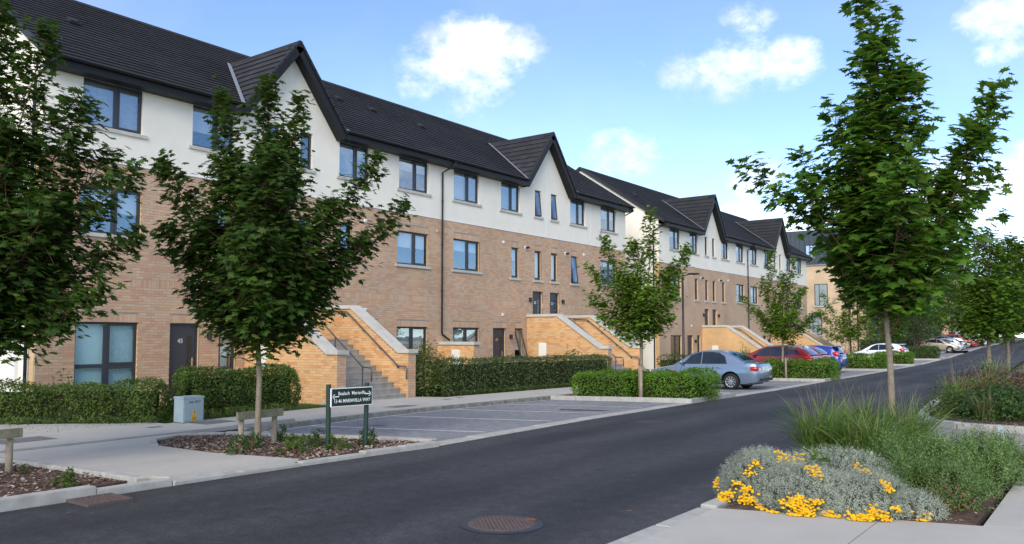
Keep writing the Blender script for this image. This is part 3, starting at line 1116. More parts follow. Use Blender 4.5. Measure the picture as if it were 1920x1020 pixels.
# ------------------------------------------------------------------ terrace buildings
XF = -21.1
RX, RZ, EX, EZ = -26.3, 12.28, -20.68, 8.56     # ridge and eave lines of the main roof
PITCH = (RZ - EZ) / (EX - RX)


def tiles(root, name, o, u, s, n, rows, mats=None, one=None, nsingle=0):
    """roof tiles in courses; rows of (u0,u1,s0,s1)"""
    o, u, s, n = [np.array(q, float) for q in (o, u, s, n)]
    R = np.array(rows)
    idx = []
    lo, hi = .018, .046
    u0, u1, s0, s1 = R.T
    P = lambda a, b, c: o + a[:, None] * u + b[:, None] * s + np.asarray(c)[:, None] * n
    z = np.zeros(len(R))
    j = rng.uniform(-.002, .002, len(R))
    V = np.stack([P(u0, s0, z + .0), P(u1, s0, z), P(u1, s1, z - .01), P(u0, s1, z - .01), P(u0, s0, z + hi + j), P(u1, s0, z + hi + j), P(u1, s1, z + .006 + j), P(u0, s1, z + .006 + j)], 1)
    F = BOXF if np.dot(np.cross(u, s), n) > 0 else BOXF[:, ::-1]
    if nsingle:
        for k in range(min(nsingle, len(R))):
            link('roof_tile', np_mesh('roof_tile', V[k], F, one), root)
        V = V[nsingle:]
        if not len(V):
            return
    F = (F[None] + 8 * np.arange(len(V))[:, None, None]).reshape(-1, 4)
    link(name, np_mesh(name, V.reshape(-1, 3), F, mats), root, kind='stuff')


def terrace(label, Y0, Y1, centres, ysc, zb, real, numbers, single_bricks, gable_left=True):
    root = thing('terrace_building', label, 'terrace', (XF, Y0, zb))
    zo = lambda z: z + zb
    BR = 6.25
    HW = 2.0 * ysc
    ft, gz = EZ, 11.05
    hol = []          # openings
    wins, doors = [], []
    for ci, c in enumerate(centres):
        Yo = lambda a: c + a * ysc
        for sg in (-1, 1):
            def rg(a, b):
                p, q = sorted((Yo(sg * a), Yo(sg * b)))
                return p, q
            wins.append((*rg(2.05, 3.42), 7.13, 8.33, dict(split=.56)))
            wins.append((*rg(4.9, 6.5), 7.13, 8.33, dict(split=.56)))
            wins.append((*rg(.40, .90), 7.13, 8.32, dict(open_=.10 if (real and c > 20) else 0, blind=0)))
            wins.append((*rg(.40, .92), 4.25, 5.56, dict(blind=.9)))
            wins.append((*rg(2.12, 2.66), 4.25, 5.56, dict(blind=.4, open_=.12 if (sg > 0 and ci) else 0)))
            wins.append((*rg(4.86, 6.5), 4.35, 5.57, dict(split=.56)))
            wins.append((*rg(4.86, 6.5), .15, 2.05, dict(split=.5, transom=.92, sill=False, blind=[.0, .0] if not real else [.97, .97], glass='blueglass' if c < 20 and sg < 0 else 'glass')))
            wins.append((*rg(1.85, 2.42), .72, 2.05, dict(blind=.7, open_=.3 if (real and ci == 1 and sg < 0) else 0)))
            doors.append((*rg(3.05, 3.95), -.02, 2.05, numbers.get((ci, sg, 'g'))))
            doors.append((*rg(.30, 1.08), 1.62, 3.72, numbers.get((ci, sg, 'u'))))
    hol = [(a, b, c, d) for a, b, c, d, _ in wins] + [(a, b, c, d) for a, b, c, d, _ in doors]
    # wall panels with openings and reveals

    def panel(name, X, z0, z1, m, rm, proudx=0):
        hs = [h for h in hol if h[2] >= z0 - .05 and h[3] <= z1 + .05]
        us = sorted(set([Y0, Y1] + [h[0] for h in hs] + [h[1] for h in hs]))
        zs = sorted(set([z0, z1] + [h[2] for h in hs] + [h[3] for h in hs]))
        mb = MB()
        for i in range(len(us) - 1):
            for k in range(len(zs) - 1):
                ym, zm = (us[i] + us[i + 1]) / 2, (zs[k] + zs[k + 1]) / 2
                if any(h[0] < ym < h[1] and h[2] < zm < h[3] for h in hs):
                    continue
                mb.poly([(X, us[i], zo(zs[k])), (X, us[i + 1], zo(zs[k])), (X, us[i + 1], zo(zs[k + 1])), (X, us[i], zo(zs[k + 1]))], 0)
        for (a, b, c, d) in hs:
            xi = X - .16
            xo = X
            mb.poly([(xo, a, zo(c)), (xo, a, zo(d)), (xi, a, zo(d)), (xi, a, zo(c))][::-1], 1)
            mb.poly([(xo, b, zo(c)), (xo, b, zo(d)), (xi, b, zo(d)), (xi, b, zo(c))], 1)
            mb.poly([(xo, a, zo(d)), (xo, b, zo(d)), (xi, b, zo(d)), (xi, a, zo(d))][::-1], 1)
            mb.poly([(xo, a, zo(c)), (xo, b, zo(c)), (xi, b, zo(c)), (xi, a, zo(c))], 1)
        return mb.build(name, [m, rm], root)
    panel('brick_wall', XF - .006 if real else XF, -.6, BR, M['mortar'] if real else M['brick_far'], M['reveal'])
    # render storey: gables rise through the eaves
    panel('render_wall', XF + .006, BR, 8.45, M['render'], M['render'])
    for c in centres:
        mb = MB()
        mb.poly([(XF + .006, c - HW, zo(8.45)), (XF + .006, c + HW, zo(8.45)), (XF + .006, c, zo(10.98))])
        mb.build('gable_wall', M['render'], root)
    mb = MB()
    mb.box(XF - .01, XF + .016, Y0, Y1, zo(BR - .02), zo(BR + .012))
    mb.build('base_trim', M['bead'], root)
    for c in centres:
        mb = MB()
        mb.box(XF + .004, XF + .012, c - .012, c + .012, zo(BR + .02), zo(10.7))
        mb.build('movement_joint', M['bead'], root)
    for c in ([centres[-1] + 3.9 * ysc] if real else []):
        mb = MB()
        mb.box(XF + .004, XF + .012, c - .012, c + .012, zo(BR + .02), zo(8.4))
        mb.build('movement_joint', M['bead'], root)
    # end and back walls (rendered, with a short brick return at the front)
    XB = 2 * RX - XF
    zr = lambda x: EZ + PITCH * (EX - x) - .16 if x > RX else EZ + PITCH * (x - (2 * RX - EX)) - .16
    for (yy, ins, sg) in ((Y0, .01, -1), (Y1, -.01, 1)):
        mb = MB()
        pts = [(XF - .002, yy, zo(-.6)), (XF - .002, yy, zo(zr(XF))), (RX, yy, zo(zr(RX))), (XB, yy, zo(zr(XF))), (XB, yy, zo(-.6))]
        mb.prism(pts, (0, .02 * -sg, 0))
        mb.build('end_wall', M['render'], root)
        mb = MB()
        mb.box(XF - .24, XF - .001, yy + sg * .001, yy + sg * .014, zo(-.6), zo(BR))
        mb.build('brick_return', M['buff_far'], root)
    mb = MB()
    mb.box(XB - .02, XB, Y0, Y1, zo(-.6), zo(8.4))
    mb.build('back_wall', M['render'], root)
    # bricks
    if real:
        rects = []
        sol = []
        for (a, b, c, d) in hol:
            if d < BR and not (3 < d < 4.1):
                sol.append((a - .0, b + .0, d, d + .225))
        bd = []
        seg = sorted([(h[0], h[1]) for h in hol if h[2] < 3.2 < h[3]])
        p = Y0
        for a, b in seg + [(Y1, Y1)]:
            if a - p > .1:
                bd.append((p, a, 2.99, 3.215))
            p = b
        rects = fill(Y0, Y1, -.235, BR - .02, hol + sol + bd)
        for (a, b, c, d) in sol + bd:
            rects += soldiers(a, b, c)
        rects = [(a, b, c + zb, d + zb) for a, b, c, d in rects]
        brickwork(root, rects, (XF - .006, 0, 0), (0, 1, 0), (1, 0, 0), M['brick'], M['brick_one'],
                  key=lambda r: abs(r[0] - 10.6) + (0 if r[2] > .35 else 5) + max(0, r[2] - 2.6) * 2, nsingle=single_bricks)
    # windows, doors
    for (a, b, c, d, kw) in wins:
        top = c > 6.5
        window(root, XF + (.006 if top else 0), a, b, zo(c), zo(d), sillmat='coping', **{**kw, 'transom': zo(kw['transom']) if kw.get('transom') else None})
    for (a, b, c, d, num) in doors:
        door(root, XF, a, b, zo(c), zo(d), num)
    # wall lamps, flues and vents
    for c in centres:
        for sg in (-1, 1):
            for (o_, z_) in ((2.76, 1.68), (1.32, 3.32)):
                y = c + sg * o_ * ysc
                mb = MB()
                mb.box(XF - .01, XF + .03, y - .045, y + .045, zo(z_ - .06), zo(z_ + .1))
                mb.lathe([(0, -.1), (.05, -.1), (.055, .1), (0, .1)], (XF + .075, y, zo(z_)), (0, 0, 1), 12)
                mb.build('wall_lamp', M['lamp_black'], root)
            y = c + sg * 1.62 * ysc
            mb = MB()
            mb.lathe([(.0, -.02), (.09, -.02), (.09, .03), (.055, .035), (0, .035)], (XF, y, zo(5.62)), (1, 0, 0), 16)
            fl = mb.build('flue', M['white'], root)
            mb = MB()
            mb.lathe([(.05, 0), (.05, .16), (.03, .17), (0, .15)], (XF + .03, y, zo(5.62)), (1, 0, .05), 14)
            mb.build('flue_pipe', M['plastic'], fl)
            for (o_, z_) in ((3.25, 5.72), (3.3, 2.62), (7.0, 5.75)):
                y = c + sg * o_ * ysc
                if Y0 + .2 < y < Y1 - .2:
                    mb = MB()
                    mb.box(XF - .01, XF + .035, y - .055, y + .055, zo(z_ - .055), zo(z_ + .055))
                    mb.box(XF + .03, XF + .05, y - .05, y + .05, zo(z_ - .01), zo(z_ + .05))
                    mb.build('vent', M['white'] if o_ < 6 else M['reveal'], root)
            for o_ in (4.0, 4.45):
                y = c + sg * o_ * ysc
                mb = MB()
                mb.box(XF, XF + .014, y - .11, y + .11, zo(8.27), zo(8.33))
                mb.build('trickle_vent', M['white'], root)
    # roof: sarking boards, tiles, ridge, gutters
    cl = math.hypot(EX - RX, RZ - EZ)
    sl = Vector((RX - EX, 0, RZ - EZ)) / cl
    nn = Vector((RZ - EZ, 0, EX - RX)) / cl
    ov = .12
    mb = MB()
    for sx in (1, -1):
        e = Vector((EX if sx > 0 else 2 * RX - EX, 0, zo(EZ - .03)))
        r = Vector((RX, 0, zo(RZ - .03)))
        if sx < 0:
            mb.prism([(e.x, Y0 - ov, e.z), (e.x, Y1 + ov, e.z), (r.x, Y1 + ov, r.z), (r.x, Y0 - ov, r.z)], (0, 0, -.10), 0)
            continue
        cut = [Y0 - ov] + [c + k * HW for c in centres for k in (-1, 1)] + [Y1 + ov]
        for q in range(len(cut) - 1):
            a_, b_ = cut[q], cut[q + 1]
            ex = e.x if q % 2 == 0 else XF - .1
            ez = e.z + (e.x - ex) * PITCH
            mb.prism([(ex, a_, ez), (ex, b_, ez), (r.x, b_, r.z), (r.x, a_, r.z)], (0, 0, -.10), 0)
    roof = mb.build('roof', M['black'], root)
    g = cl / 24
    w = .33
    rows = []
    for i in range(24):
        y = Y0 - ov - (w / 2 if i % 2 else 0)
        while y < Y1 + ov:
            a, b = max(Y0 - ov, y + .0012), min(Y1 + ov, y + w - .0012)
            y += w
            if b - a < .05:
                continue
            ym = (a + b) / 2
            xz = EZ + (RZ - EZ) * (i / 24)
            if any(abs(ym - c) < HW * (1 - (xz - EZ) / (gz - EZ)) - .12 for c in centres if xz < gz):
                continue
            rows.append((a, b, i * g, i * g + g + .03))
    tiles(root, 'roof_tiles', (EX, 0, zo(EZ)), (0, 1, 0), sl, nn, rows, M['tile'])
    mb = MB()
    n = round((Y1 - Y0 + 2 * ov) / .45)
    st = (Y1 - Y0 + 2 * ov) / n
    for i in range(n):
        y = Y0 - ov + i * st
        ps = [(RX - .17, y, zo(RZ - .07)), (RX - .09, y, zo(RZ + .03)), (RX, y, zo(RZ + .065)), (RX + .09, y, zo(RZ + .03)), (RX + .17, y, zo(RZ - .07))]
        mb.prism(ps, (0, st - .012, 0))
    mb.build('ridge_tiles', M['tile'], root, kind='stuff')
    # roof vents
    for c in centres:
        for o_, f_ in ((-5.6, .55), (4.6, .62), (6.3, .60)):
            y = c + o_ * ysc
            p = Vector((EX, y, zo(EZ))) + sl * (cl * f_) + nn * .03
            mb = MB()
            mb.obox(p + nn * .035, (0, .17, 0), sl * .16, nn * .03)
            mb.obox(p + nn * .075 + sl * .03, (0, .13, 0), sl * .12, nn * .02)
            mb.build('roof_vent', M['plastic'], root)
    # dormer gables
    back = EX - (gz - EZ) / PITCH
    xfr = XF + .38
    for ci, c in enumerate(centres):
        for sg in (-1, 1):
            base = Vector((xfr, c + sg * HW, zo(EZ - .06)))
            apex = Vector((xfr, c, zo(gz)))
            up = apex - base
            ln = up.length
            su = up.normalized()
            nr = Vector((1, 0, 0)).cross(su)
            if nr.z < 0:
                nr = -nr
            mb = MB()
            mb.prism([base, apex, Vector((back, c, zo(gz))), Vector((EX - .02, c + sg * HW, zo(EZ - .06)))], nr * -.06)
            mb.build('gable_roof', M['black'], root)
            gg = ln / 10
            rw = []
            for i in range(10):
                s0 = i * gg
                # length of this course back to the valley
                zc = EZ - .06 + (gz - EZ + .06) * (s0 + gg * .5) / ln
                xe = EX - (max(zc, EZ) - EZ) / PITCH
                a = 0 - (.17 if i % 2 else 0)
                while a < xfr - xe + .05:
                    p, q = max(0, a + .004), min(xfr - xe + .08, a + .326)
                    a += .33
                    if q - p > .04:
                        rw.append((p, q, s0, s0 + gg + .03))
            tiles(root, 'gable_tiles', base, (-1, 0, 0), su, nr, rw, M['tile'], M['tile_one'], 200 if (real and sg < 0) else 0)
            # valley lead, following the main slope
            v0 = Vector((EX, c + sg * HW, zo(EZ))) + nn * .05
            v1 = Vector((back, c, zo(gz))) + nn * .05
            vd = (v1 - v0)
            side = Vector((0, sg, 0)) * .13
            mb = MB()
            mb.prism([v0, v1, v1 + side, v0 + side], nn * .015)
            mb.build('valley_lead', M['lead'], root)
            # barge board and dry verge
            mb = MB()
            dn = -nr
            b0, b1 = base - su * .12, apex
            mb.obox((b0 + b1) / 2 + dn * .13 + Vector((.012, 0, 0)), (b1 - b0) / 2, (.016, 0, 0), dn * .115)
            mb.obox((b0 + b1) / 2 + dn * .2 - Vector((.18, 0, 0)), (b1 - b0) / 2, (.18, 0, 0), dn * .012)
            mb.build('barge_board', M['black'], root)
            mb = MB()
            for i in range(10):
                p = base + su * (gg * (i + .5))
                mb.obox(p + nr * .02 + Vector((.02, 0, 0)), su * (gg * .54), (.05, 0, 0), nr * .035)
            mb.build('verge_trim', M['plastic'], root)
        mb = MB()
        n = 9
        for i in range(n):
            x1 = xfr + .05 - (xfr + .05 - back) * i / n
            x0 = xfr + .05 - (xfr + .05 - back) * (i + .97) / n
            mb.prism([(x1, c - .16, zo(gz - .16)), (x1, c - .07, zo(gz + .02)), (x1, c, zo(gz + .05)), (x1, c + .07, zo(gz + .02)), (x1, c + .16, zo(gz - .16))], (x0 - x1, 0, 0))
        mb.build('gable_ridge', M['tile'], root)
    edges = [Y0 - ov]
    for c in centres:
        edges += [c - HW, c + HW]
    edges.append(Y1 + ov)
    for i in range(0, len(edges), 2):
        a, b = edges[i], edges[i + 1]
        mb = MB()
        prof = [(math.cos(t), math.sin(t)) for t in np.linspace(math.pi, 2 * math.pi, 9)]
        pts = [(EX + .07 + .065 * x, a, zo(EZ + .0) + .065 * z) for x, z in prof] + [(EX + .07 + .05 * x, a, zo(EZ + .0) + .05 * z) for x, z in prof[::-1]]
        mb.prism(pts, (0, b - a, 0))
        gt = mb.build('gutter', M['black'], root)
        mb = MB()
        mb.box(EX - .03, EX + .002, a, b, zo(EZ - .25), zo(EZ - .02))
        mb.box(XF + .007, EX - .03, a, b, zo(EZ - .25), zo(EZ - .235))
        mb.build('fascia', M['black'], root)
    dps = [Y0 - .0] if not real else [Y0 - .12]
    mids = [(centres[i] + centres[i + 1]) / 2 for i in range(len(centres) - 1)]
    for y in mids:
        mb = MB()
        x = XF + .07
        mb.tube([(EX + .07, y + .28, zo(EZ - .06)), (EX + .07, y + .28, zo(EZ - .2)), (x, y, zo(EZ - .5)), (x, y, zo(1.85)), (x, y + .05, zo(1.75)), (x + .1, y + .35, zo(1.55))], .036, 10)
        for z in (3.4, 5.2, 6.9):
            mb.tube([(x, y, zo(z)), (x, y, zo(z + .07))], .044, 10)
        mb.build('downpipe', M['black'], root)
    for (y, sg) in ((Y0, -1), (Y1, 1)):
        mb = MB()
        x = XF - .29
        mb.tube([(EX + .07, y - sg * .1, zo(EZ - .06)), (EX + .05, y + sg * .04, zo(EZ - .2)), (x, y + sg * .08, zo(EZ - .5)), (x, y + sg * .08, zo(-.3))], .04, 10)
        mb.build('downpipe', M['black'], root)
    # verge on the end gables
    for (y, sg) in ((Y0, -1), (Y1, 1)):
        mb = MB()
        for sx in (1, -1):
            e = Vector((EX if sx > 0 else 2 * RX - EX, y + sg * ov, zo(EZ - .03)))
            r = Vector((RX, y + sg * ov, zo(RZ - .03)))
            ax = (r - e) / 2
            nv = Vector((ax.z, 0, -ax.x)).normalized()
            nv = nv if nv.z > 0 else -nv
            mb.obox((e + r) / 2 + nv * .0, ax, (0, .035, 0), nv * .085)
        mb.build('verge_trim', M['plastic'], root)
    return root


A = terrace('long brick and white rendered terrace with two dark gables and door number 45', 9.0, 38.4, [16.45, 30.92], 1, 0.0, True,
            {(0, -1, 'g'): '45', (1, -1, 'g'): '49', (1, -1, 'u'): '50', (1, 1, 'u'): '52', (0, 1, 'g'): '48', (0, -1, 'u'): '46', (0, 1, 'u'): '47', (1, 1, 'g'): '51'}, 300)
B_ = terrace('farther brick and white terrace with its cream end wall beside the black lamp post', 42.3, 69.5, [49.55, 62.45], .9, -.26, False, {}, 0)
# meter cupboards on the near end wall
for (x0, x1, z0, z1) in ((-22.3, -21.95, .5, 1.45), (-21.8, -21.45, -.1, .35)):
    mb = MB()
    mb.box(x0, x1, 8.93, 9.0, z0, z1)
    mb.box(x0 + .02, x1 - .02, 8.92, 8.935, z0 + .02, z1 - .02)
    mb.build('meter_box', M['box'], A)

# ------------------------------------------------------------------ entrance steps


def steps(label, c, zb, ysc, real, nsingle=0, group=None):
    zo = lambda z: z + zb
    root = thing('entrance_steps', label, 'steps', (-17.0, c, zb - .2), group=group)
    X0, X1, XT, XE = -17.0, -17.42, -19.5, XF + .0
    ZL, ZT = 1.19, 2.56

    def top(x):
        if x > X1:
            return ZL
        if x < XT:
            return ZT
        return ZL + (ZT - ZL) * (X1 - x) / (X1 - XT)
    bm_, br_, one_ = (M['mortar_buff'], M['buff'], M['buff_one']) if real else (M['buff_far'], None, None)
    for sg in (-1, 1):
        a, b = sorted((c + sg * 1.53 * ysc, c + sg * 1.21 * ysc))
        mb = MB()
        q = .006 if real else 0
        pts = [(X0 - q, a + q, zo(-.5)), (X0 - q, a + q, zo(ZL)), (X1, a + q, zo(ZL)), (XT, a + q, zo(ZT)), (XE, a + q, zo(ZT)), (XE, a + q, zo(-.5))]
        mb.prism(pts, (0, b - a - 2 * q, 0))
        mb.build('side_wall', bm_, root)
        if real:
            tp = lambda s_: (lambda x: zo(top(-x)) + 0)
            # outer and inner faces (u runs along -X from the wall end)
            for yy, n_ in ((a + q, (0, -1, 0)), (b - q, (0, 1, 0))):
                rects = fill(.0, X0 - XE, zo(-.24), zo(ZT) - .01, [], lambda u: zo(top(X0 - u)) + .005)
                vis = n_[1] < 0
                brickwork(root, rects, (X0, yy, 0), (-1, 0, 0), n_, M['buff'], M['buff_one'], key=lambda r: r[0] + abs(r[2] - zo(.7)) * .8,
                          nsingle=(nsingle if (vis and sg < 0) else 0))
            rects = fill(a, b, zo(-.24), zo(ZL) - .01, [])
            brickwork(root, rects, (X0 - q, 0, 0), (0, 1, 0), (1, 0, 0), M['brick'], M['brick_one'])
        # coping stones
        P = [(X0 + .06, ZL), (X1 + .02, ZL), (XT, ZT), (XE, ZT)]
        for k in range(3):
            (xa, za), (xb, zb_) = P[k], P[k + 1]
            n = (1, 3, 2)[k]
            for i in range(n):
                x0, x1 = xa + (xb - xa) * i / n - .002, xa + (xb - xa) * (i + 1) / n + .002
                z0, z1 = za + (zb_ - za) * i / n, za + (zb_ - za) * (i + 1) / n
                mb = MB()
                h = .115
                mb.prism([(x0, a - .045, zo(z0)), (x1, a - .045, zo(z1)), (x1, a - .045, zo(z1 + h)), (x0, a - .045, zo(z0 + h))], (0, b - a + .09, 0))
                mb.build('coping', M['coping'], root)
    i0, i1 = c - 1.21 * ysc, c + 1.21 * ysc
    n = 11
    tr = .256
    for i in range(n):
        z1 = -.16 + 1.76 * (i + 1) / n
        x = X0 - .08 - tr * i
        mb = MB()
        xe = x - tr - .03 if i < n - 1 else XE + .01
        mb.box(xe, x, i0 + .002, i1 - .002, zo(max(-.4, z1 - .35)), zo(z1))
        mb.box(x - .02, x + .012, i0 + .003, i1 - .003, zo(z1 - .035), zo(z1 + .001))
        mb.build('step', M['step'], root)
    # handrails
    for sg in (-1, 1):
        y = c + sg * (1.21 * ysc - .09) if sg > 0 else c - .28 * ysc
        lo, hi = Vector((-17.35, y, zo(.82))), Vector((-19.6, y, zo(2.46)))
        pts = [Vector((-16.98, y, zo(.42))), Vector((-16.98, y, zo(.72))), Vector((-17.03, y, zo(.80))), lo, hi, Vector((-20.4, y, zo(2.50)))]
        mb = MB()
        mb.tube(pts, .023, 8)
        hr = mb.build('handrail', M['steel'], root, True)
        mb = MB()
        if sg > 0:
            for t in (.02, .35, .68, 1):
                p = lo.lerp(hi, t)
                mb.tube([p + Vector((0, 0, -.02)), p + Vector((0, 0, -.07)), p + Vector((0, .09, -.08))], .012, 6)
                mb.tube([p + Vector((0, .07, -.08)), p + Vector((0, .085, -.08))], .035, 8)
        else:
            for t in (.0, .52, 1):
                p = lo.lerp(hi, t)
                mb.tube([p, (p.x, p.y, zo(-.1 + 1.6 * t))], .02, 8)
        mb.build('rail_support', M['steel'], hr)
    # short rail stub on the left wall
    mb = MB()
    y = c - 1.21 * ysc + .07
    mb.tube([(-17.15, y, zo(.35)), (-17.15, y, zo(.68)), (-17.22, y, zo(.75)), (-19.4, y, zo(2.36))], .021, 8)
    mb.build('wall_rail', M['steel'], root, True)
    # meter cupboard on the left face
    mb = MB()
    a = c - 1.53 * ysc
    mb.box(-20.45, -20.05, a - .03, a - .005, zo(.72), zo(1.42))
    mb.box(-20.42, -20.08, a - .042, a - .028, zo(.75), zo(1.39))
    mb.build('meter_box', M['box'], root)
    return root


steps('flight of concrete steps between buff brick walls behind the green street sign', 16.45, 0, 1, True, 300)
steps('buff brick walled steps up to doors 50 and 52, behind the clipped dark hedge', 30.92, 0, 1, True, 0)
steps('buff brick walled steps behind the silver blue car', 49.55, -.26, .9, False)
steps('farthest buff brick walled steps beyond the red estate car', 62.45, -.26, .9, False)

# garden dividing walls with coping


def divider(y, label, zb, real, g=None):
    root = thing('garden_wall', label, 'wall', (-20.2, y, zb - .2), group=g)
    x0, x1, a, b, z1 = XF + .006, -19.3, y - .02, y + .31, 1.38
    mb = MB()
    mb.box(x0, x1 - .006, a + .006, b, zb - .5, zb + z1)
    mb.build('core', M['mortar_buff'] if real else M['buff_far'], root)
    if real:
        brickwork(root, fill(0, x1 - x0, zb - .24, zb + z1 - .01), (x1, a + .006, 0), (-1, 0, 0), (0, -1, 0), M['buff'], M['buff_one'])
        brickwork(root, fill(a, b, zb - .24, zb + z1 - .01), (x1 - .006, 0, 0), (0, 1, 0), (1, 0, 0), M['brick'], M['brick_one'])
    mb = MB()
    mb.box(x0, x1 + .05, a - .045, b + .045, zb + z1, zb + z1 + .115)
    mb.build('coping', M['coping'], root)
    mb = MB()
    mb.box(-20.35, -19.95, a - .03, a, zb + .55, zb + 1.2)
    mb.box(-20.33, -19.97, a - .042, a - .028, zb + .57, zb + 1.18)
    mb.build('meter_box', M['box'], root)


divider(23.52, 'low buff brick garden wall with stone coping below the downpipe', 0, True)
divider(55.8, 'low brick garden wall with stone coping on the farther terrace', -.26, False)

# ------------------------------------------------------------------ dark zinc topped apartment block beyond
C = thing('apartment_block', 'tan brick apartment block with dark zinc top storey, beyond the terraces', 'apartments', (-24, 88, 0))
CX, CY, CY2 = -19.4, 81.5, 116.
ZB0, ZZ, ZTOP = -.5, 8.72, 12.1


def cwall(name, pts, d, m):
    mb = MB()
    mb.prism(pts, d)
    return mb.build(name, M[m], C)


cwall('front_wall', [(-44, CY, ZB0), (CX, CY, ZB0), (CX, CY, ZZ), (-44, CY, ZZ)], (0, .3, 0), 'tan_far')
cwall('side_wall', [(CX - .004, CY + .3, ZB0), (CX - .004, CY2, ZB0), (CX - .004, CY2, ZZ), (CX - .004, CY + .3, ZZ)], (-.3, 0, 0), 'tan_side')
mb = MB()
mb.add([(-44, CY - .08, ZZ), (CX - 1.2, CY - .08, ZZ), (CX - 1.2, CY - .08, ZTOP), (-44, CY - .08, ZTOP + .3), (-44, CY2 - 8, ZZ), (CX - 1.2, CY2 - 8, ZZ), (CX - 1.2, CY2 - 8, ZTOP), (-44, CY2 - 8, ZTOP + .3)],
       [(0, 1, 2, 3), (1, 5, 6, 2), (3, 2, 6, 7), (5, 4, 7, 6), (4, 0, 3, 7), (3 - 3, 4, 5, 1)])
zn = mb.build('zinc_storey', M['zinc'], C)
mb = MB()
for i in range(52):
    x = CX - 1.3 - i * .46
    mb.box(x - .012, x + .012, CY - .125, CY - .08, ZZ, ZTOP + .005 * i)
mb.build('seam', M['zincdark'], zn)
mb = MB()
mb.box(-44, CX + .05, CY - .14, CY + .1, ZZ - .06, ZZ + .02)
mb.box(CX - .3, CX + .9, CY + .3, CY2, ZZ - .08, ZZ + .1)
mb.build('parapet_trim', M['lead'], C)


def fwin(x0, x1, z0, z1, bars=(), hb=None, sill=True, Y=None):
    Y = CY if Y is None else Y
    mb = MB()
    f = .07
    y = Y - .012
    mb.box(x0, x1, y, y + .01, z0, z0 + f)
    mb.box(x0, x1, y, y + .01, z1 - f, z1)
    for b in [x0 + f / 2, x1 - f / 2] + [x0 + (x1 - x0) * b for b in bars]:
        mb.box(b - f / 2, b + f / 2, y, y + .01, z0 + f, z1 - f)
    if hb:
        zz = z0 + (z1 - z0) * hb
        mb.box(x0 + (x1 - x0) * bars[0], x1 - f, y, y + .011, zz - f / 2, zz + f / 2)
    w = mb.build('window', M['frame'], C)
    mb = MB()
    mb.box(x0 + .03, x1 - .03, Y - .006, Y - .002, z0 + .03, z1 - .03)
    mb.build('pane', M['glass'], w)
    mb = MB()
    mb.box(x0 + .04, x1 - .04, Y - .0015, Y - .0005, z0 + .04, z1 - .04)
    mb.build('blind', M['blind'], w)
    if sill:
        mb = MB()
        mb.box(x0 - .1, x1 + .1, Y - .1, Y, z0 - .14, z0)
        mb.build('sill', M['coping'], w)


fwin(-24.0, -22.75, 4.75, 6.85, (.36,), .42)
fwin(-24.6, -23.35, 1.9, 4.05, (.3,), .42)
fwin(-24.75, -23.75, 9.3, 10.7, (.45,), None, False, CY - .085)
fwin(-24.0, -22.75, -.1, 1.4, (.4,))
for k, y in enumerate((83, 89, 95, 101, 107)):
    for z in (-.1, 2.75, 5.6):
        mb = MB()
        mb.box(CX - .02, CX + .02, y, y + 3.6, z + .1, z + 2.2)
        w = mb.build('window', M['frame'], C)
        for j in range(3):
            mb = MB()
            mb.box(CX + .015, CX + .03, y + .1 + j * 1.18, y + 1.14 + j * 1.18, z + .2, z + 2.1)
            mb.build('pane', M['glass'], w)
            mb = MB()
            mb.box(CX + .008, CX + .0145, y + .1 + j * 1.18, y + 1.14 + j * 1.18, z + .2, z + 2.1)
            mb.build('blind', M['blind'], w)
        mb = MB()
        mb.box(CX, CX + 1.35, y - .3, y + 4.0, z - .22, z)
        for q in np.arange(y - .3, y + 4.0, .12):
            mb.box(CX + 1.29, CX + 1.31, q, q + .02, z, z + 1.05)
        mb.box(CX + 1.27, CX + 1.33, y - .3, y + 4.0, z + 1.05, z + 1.1)
        mb.box(CX, CX + 1.3, y - .3, y - .26, z + 1.0, z + 1.06)
        mb.build('balcony', M['steel'], C)
mb = MB()
mb.tube([(-20.05, CY - .1, 8.6), (-20.05, CY - .1, -.4)], .06, 8)
mb.build('downpipe', M['black'], C)
D_ = thing('apartment_block', 'distant tan brick block showing beside the maple trunk, partly behind trees', 'apartments', (-17, 128, 1))
mb = MB()
mb.box(-36, -16.6, 124, 150, .2, 9.6)
mb.build('wall', M['tan_far'], D_)
mb = MB()
mb.box(-36.3, -16.3, 123.7, 150.3, 9.6, 10.2)
mb.build('roof', M['zinc'], D_)
for z in (1.4, 4.2, 7):
    for x in (-18.6, -21.4, -24.2):
        mb = MB()
        mb.box(x, x + 1.2, 123.93, 123.99, z, z + 1.6)
        w = mb.build('window', M['frame'], D_)
        mb = MB()
        mb.box(x + .1, x + 1.1, 123.9, 123.935, z + .1, z + 1.5)
        mb.build('pane', M['glass'], w)

# ------------------------------------------------------------------ vehicles


def ellipsoid(mb, c, r, n=12, m=8, mi=0, p=2.0):
    vs, fs = [], []
    sp = lambda a: math.copysign(abs(a) ** (2 / p), a)
    for i in range(m + 1):
        th = math.pi * i / m
        for k in range(n):
            ph = 2 * math.pi * k / n
            vs.append((c[0] + r[0] * sp(math.sin(th)) * sp(math.cos(ph)), c[1] + r[1] * sp(math.sin(th)) * sp(math.sin(ph)), c[2] + r[2] * sp(math.cos(th))))
    for i in range(m):
        for k in range(n):
            k2 = (k + 1) % n
            fs.append((i * n + k, (i + 1) * n + k, (i + 1) * n + k2, i * n + k2))
    return mb.add(vs, fs, mi)


def car_paint(name, c, metal=.0, rough=.28):
    m, t, b = new_mat(name)
    b.inputs['Base Color'].default_value = (*c, 1)
    b.inputs['Metallic'].default_value = metal
    b.inputs['Roughness'].default_value = rough
    b.inputs['Coat Weight'].default_value = 1
    b.inputs['Coat Roughness'].default_value = .03
    return m


WHEELS = {}


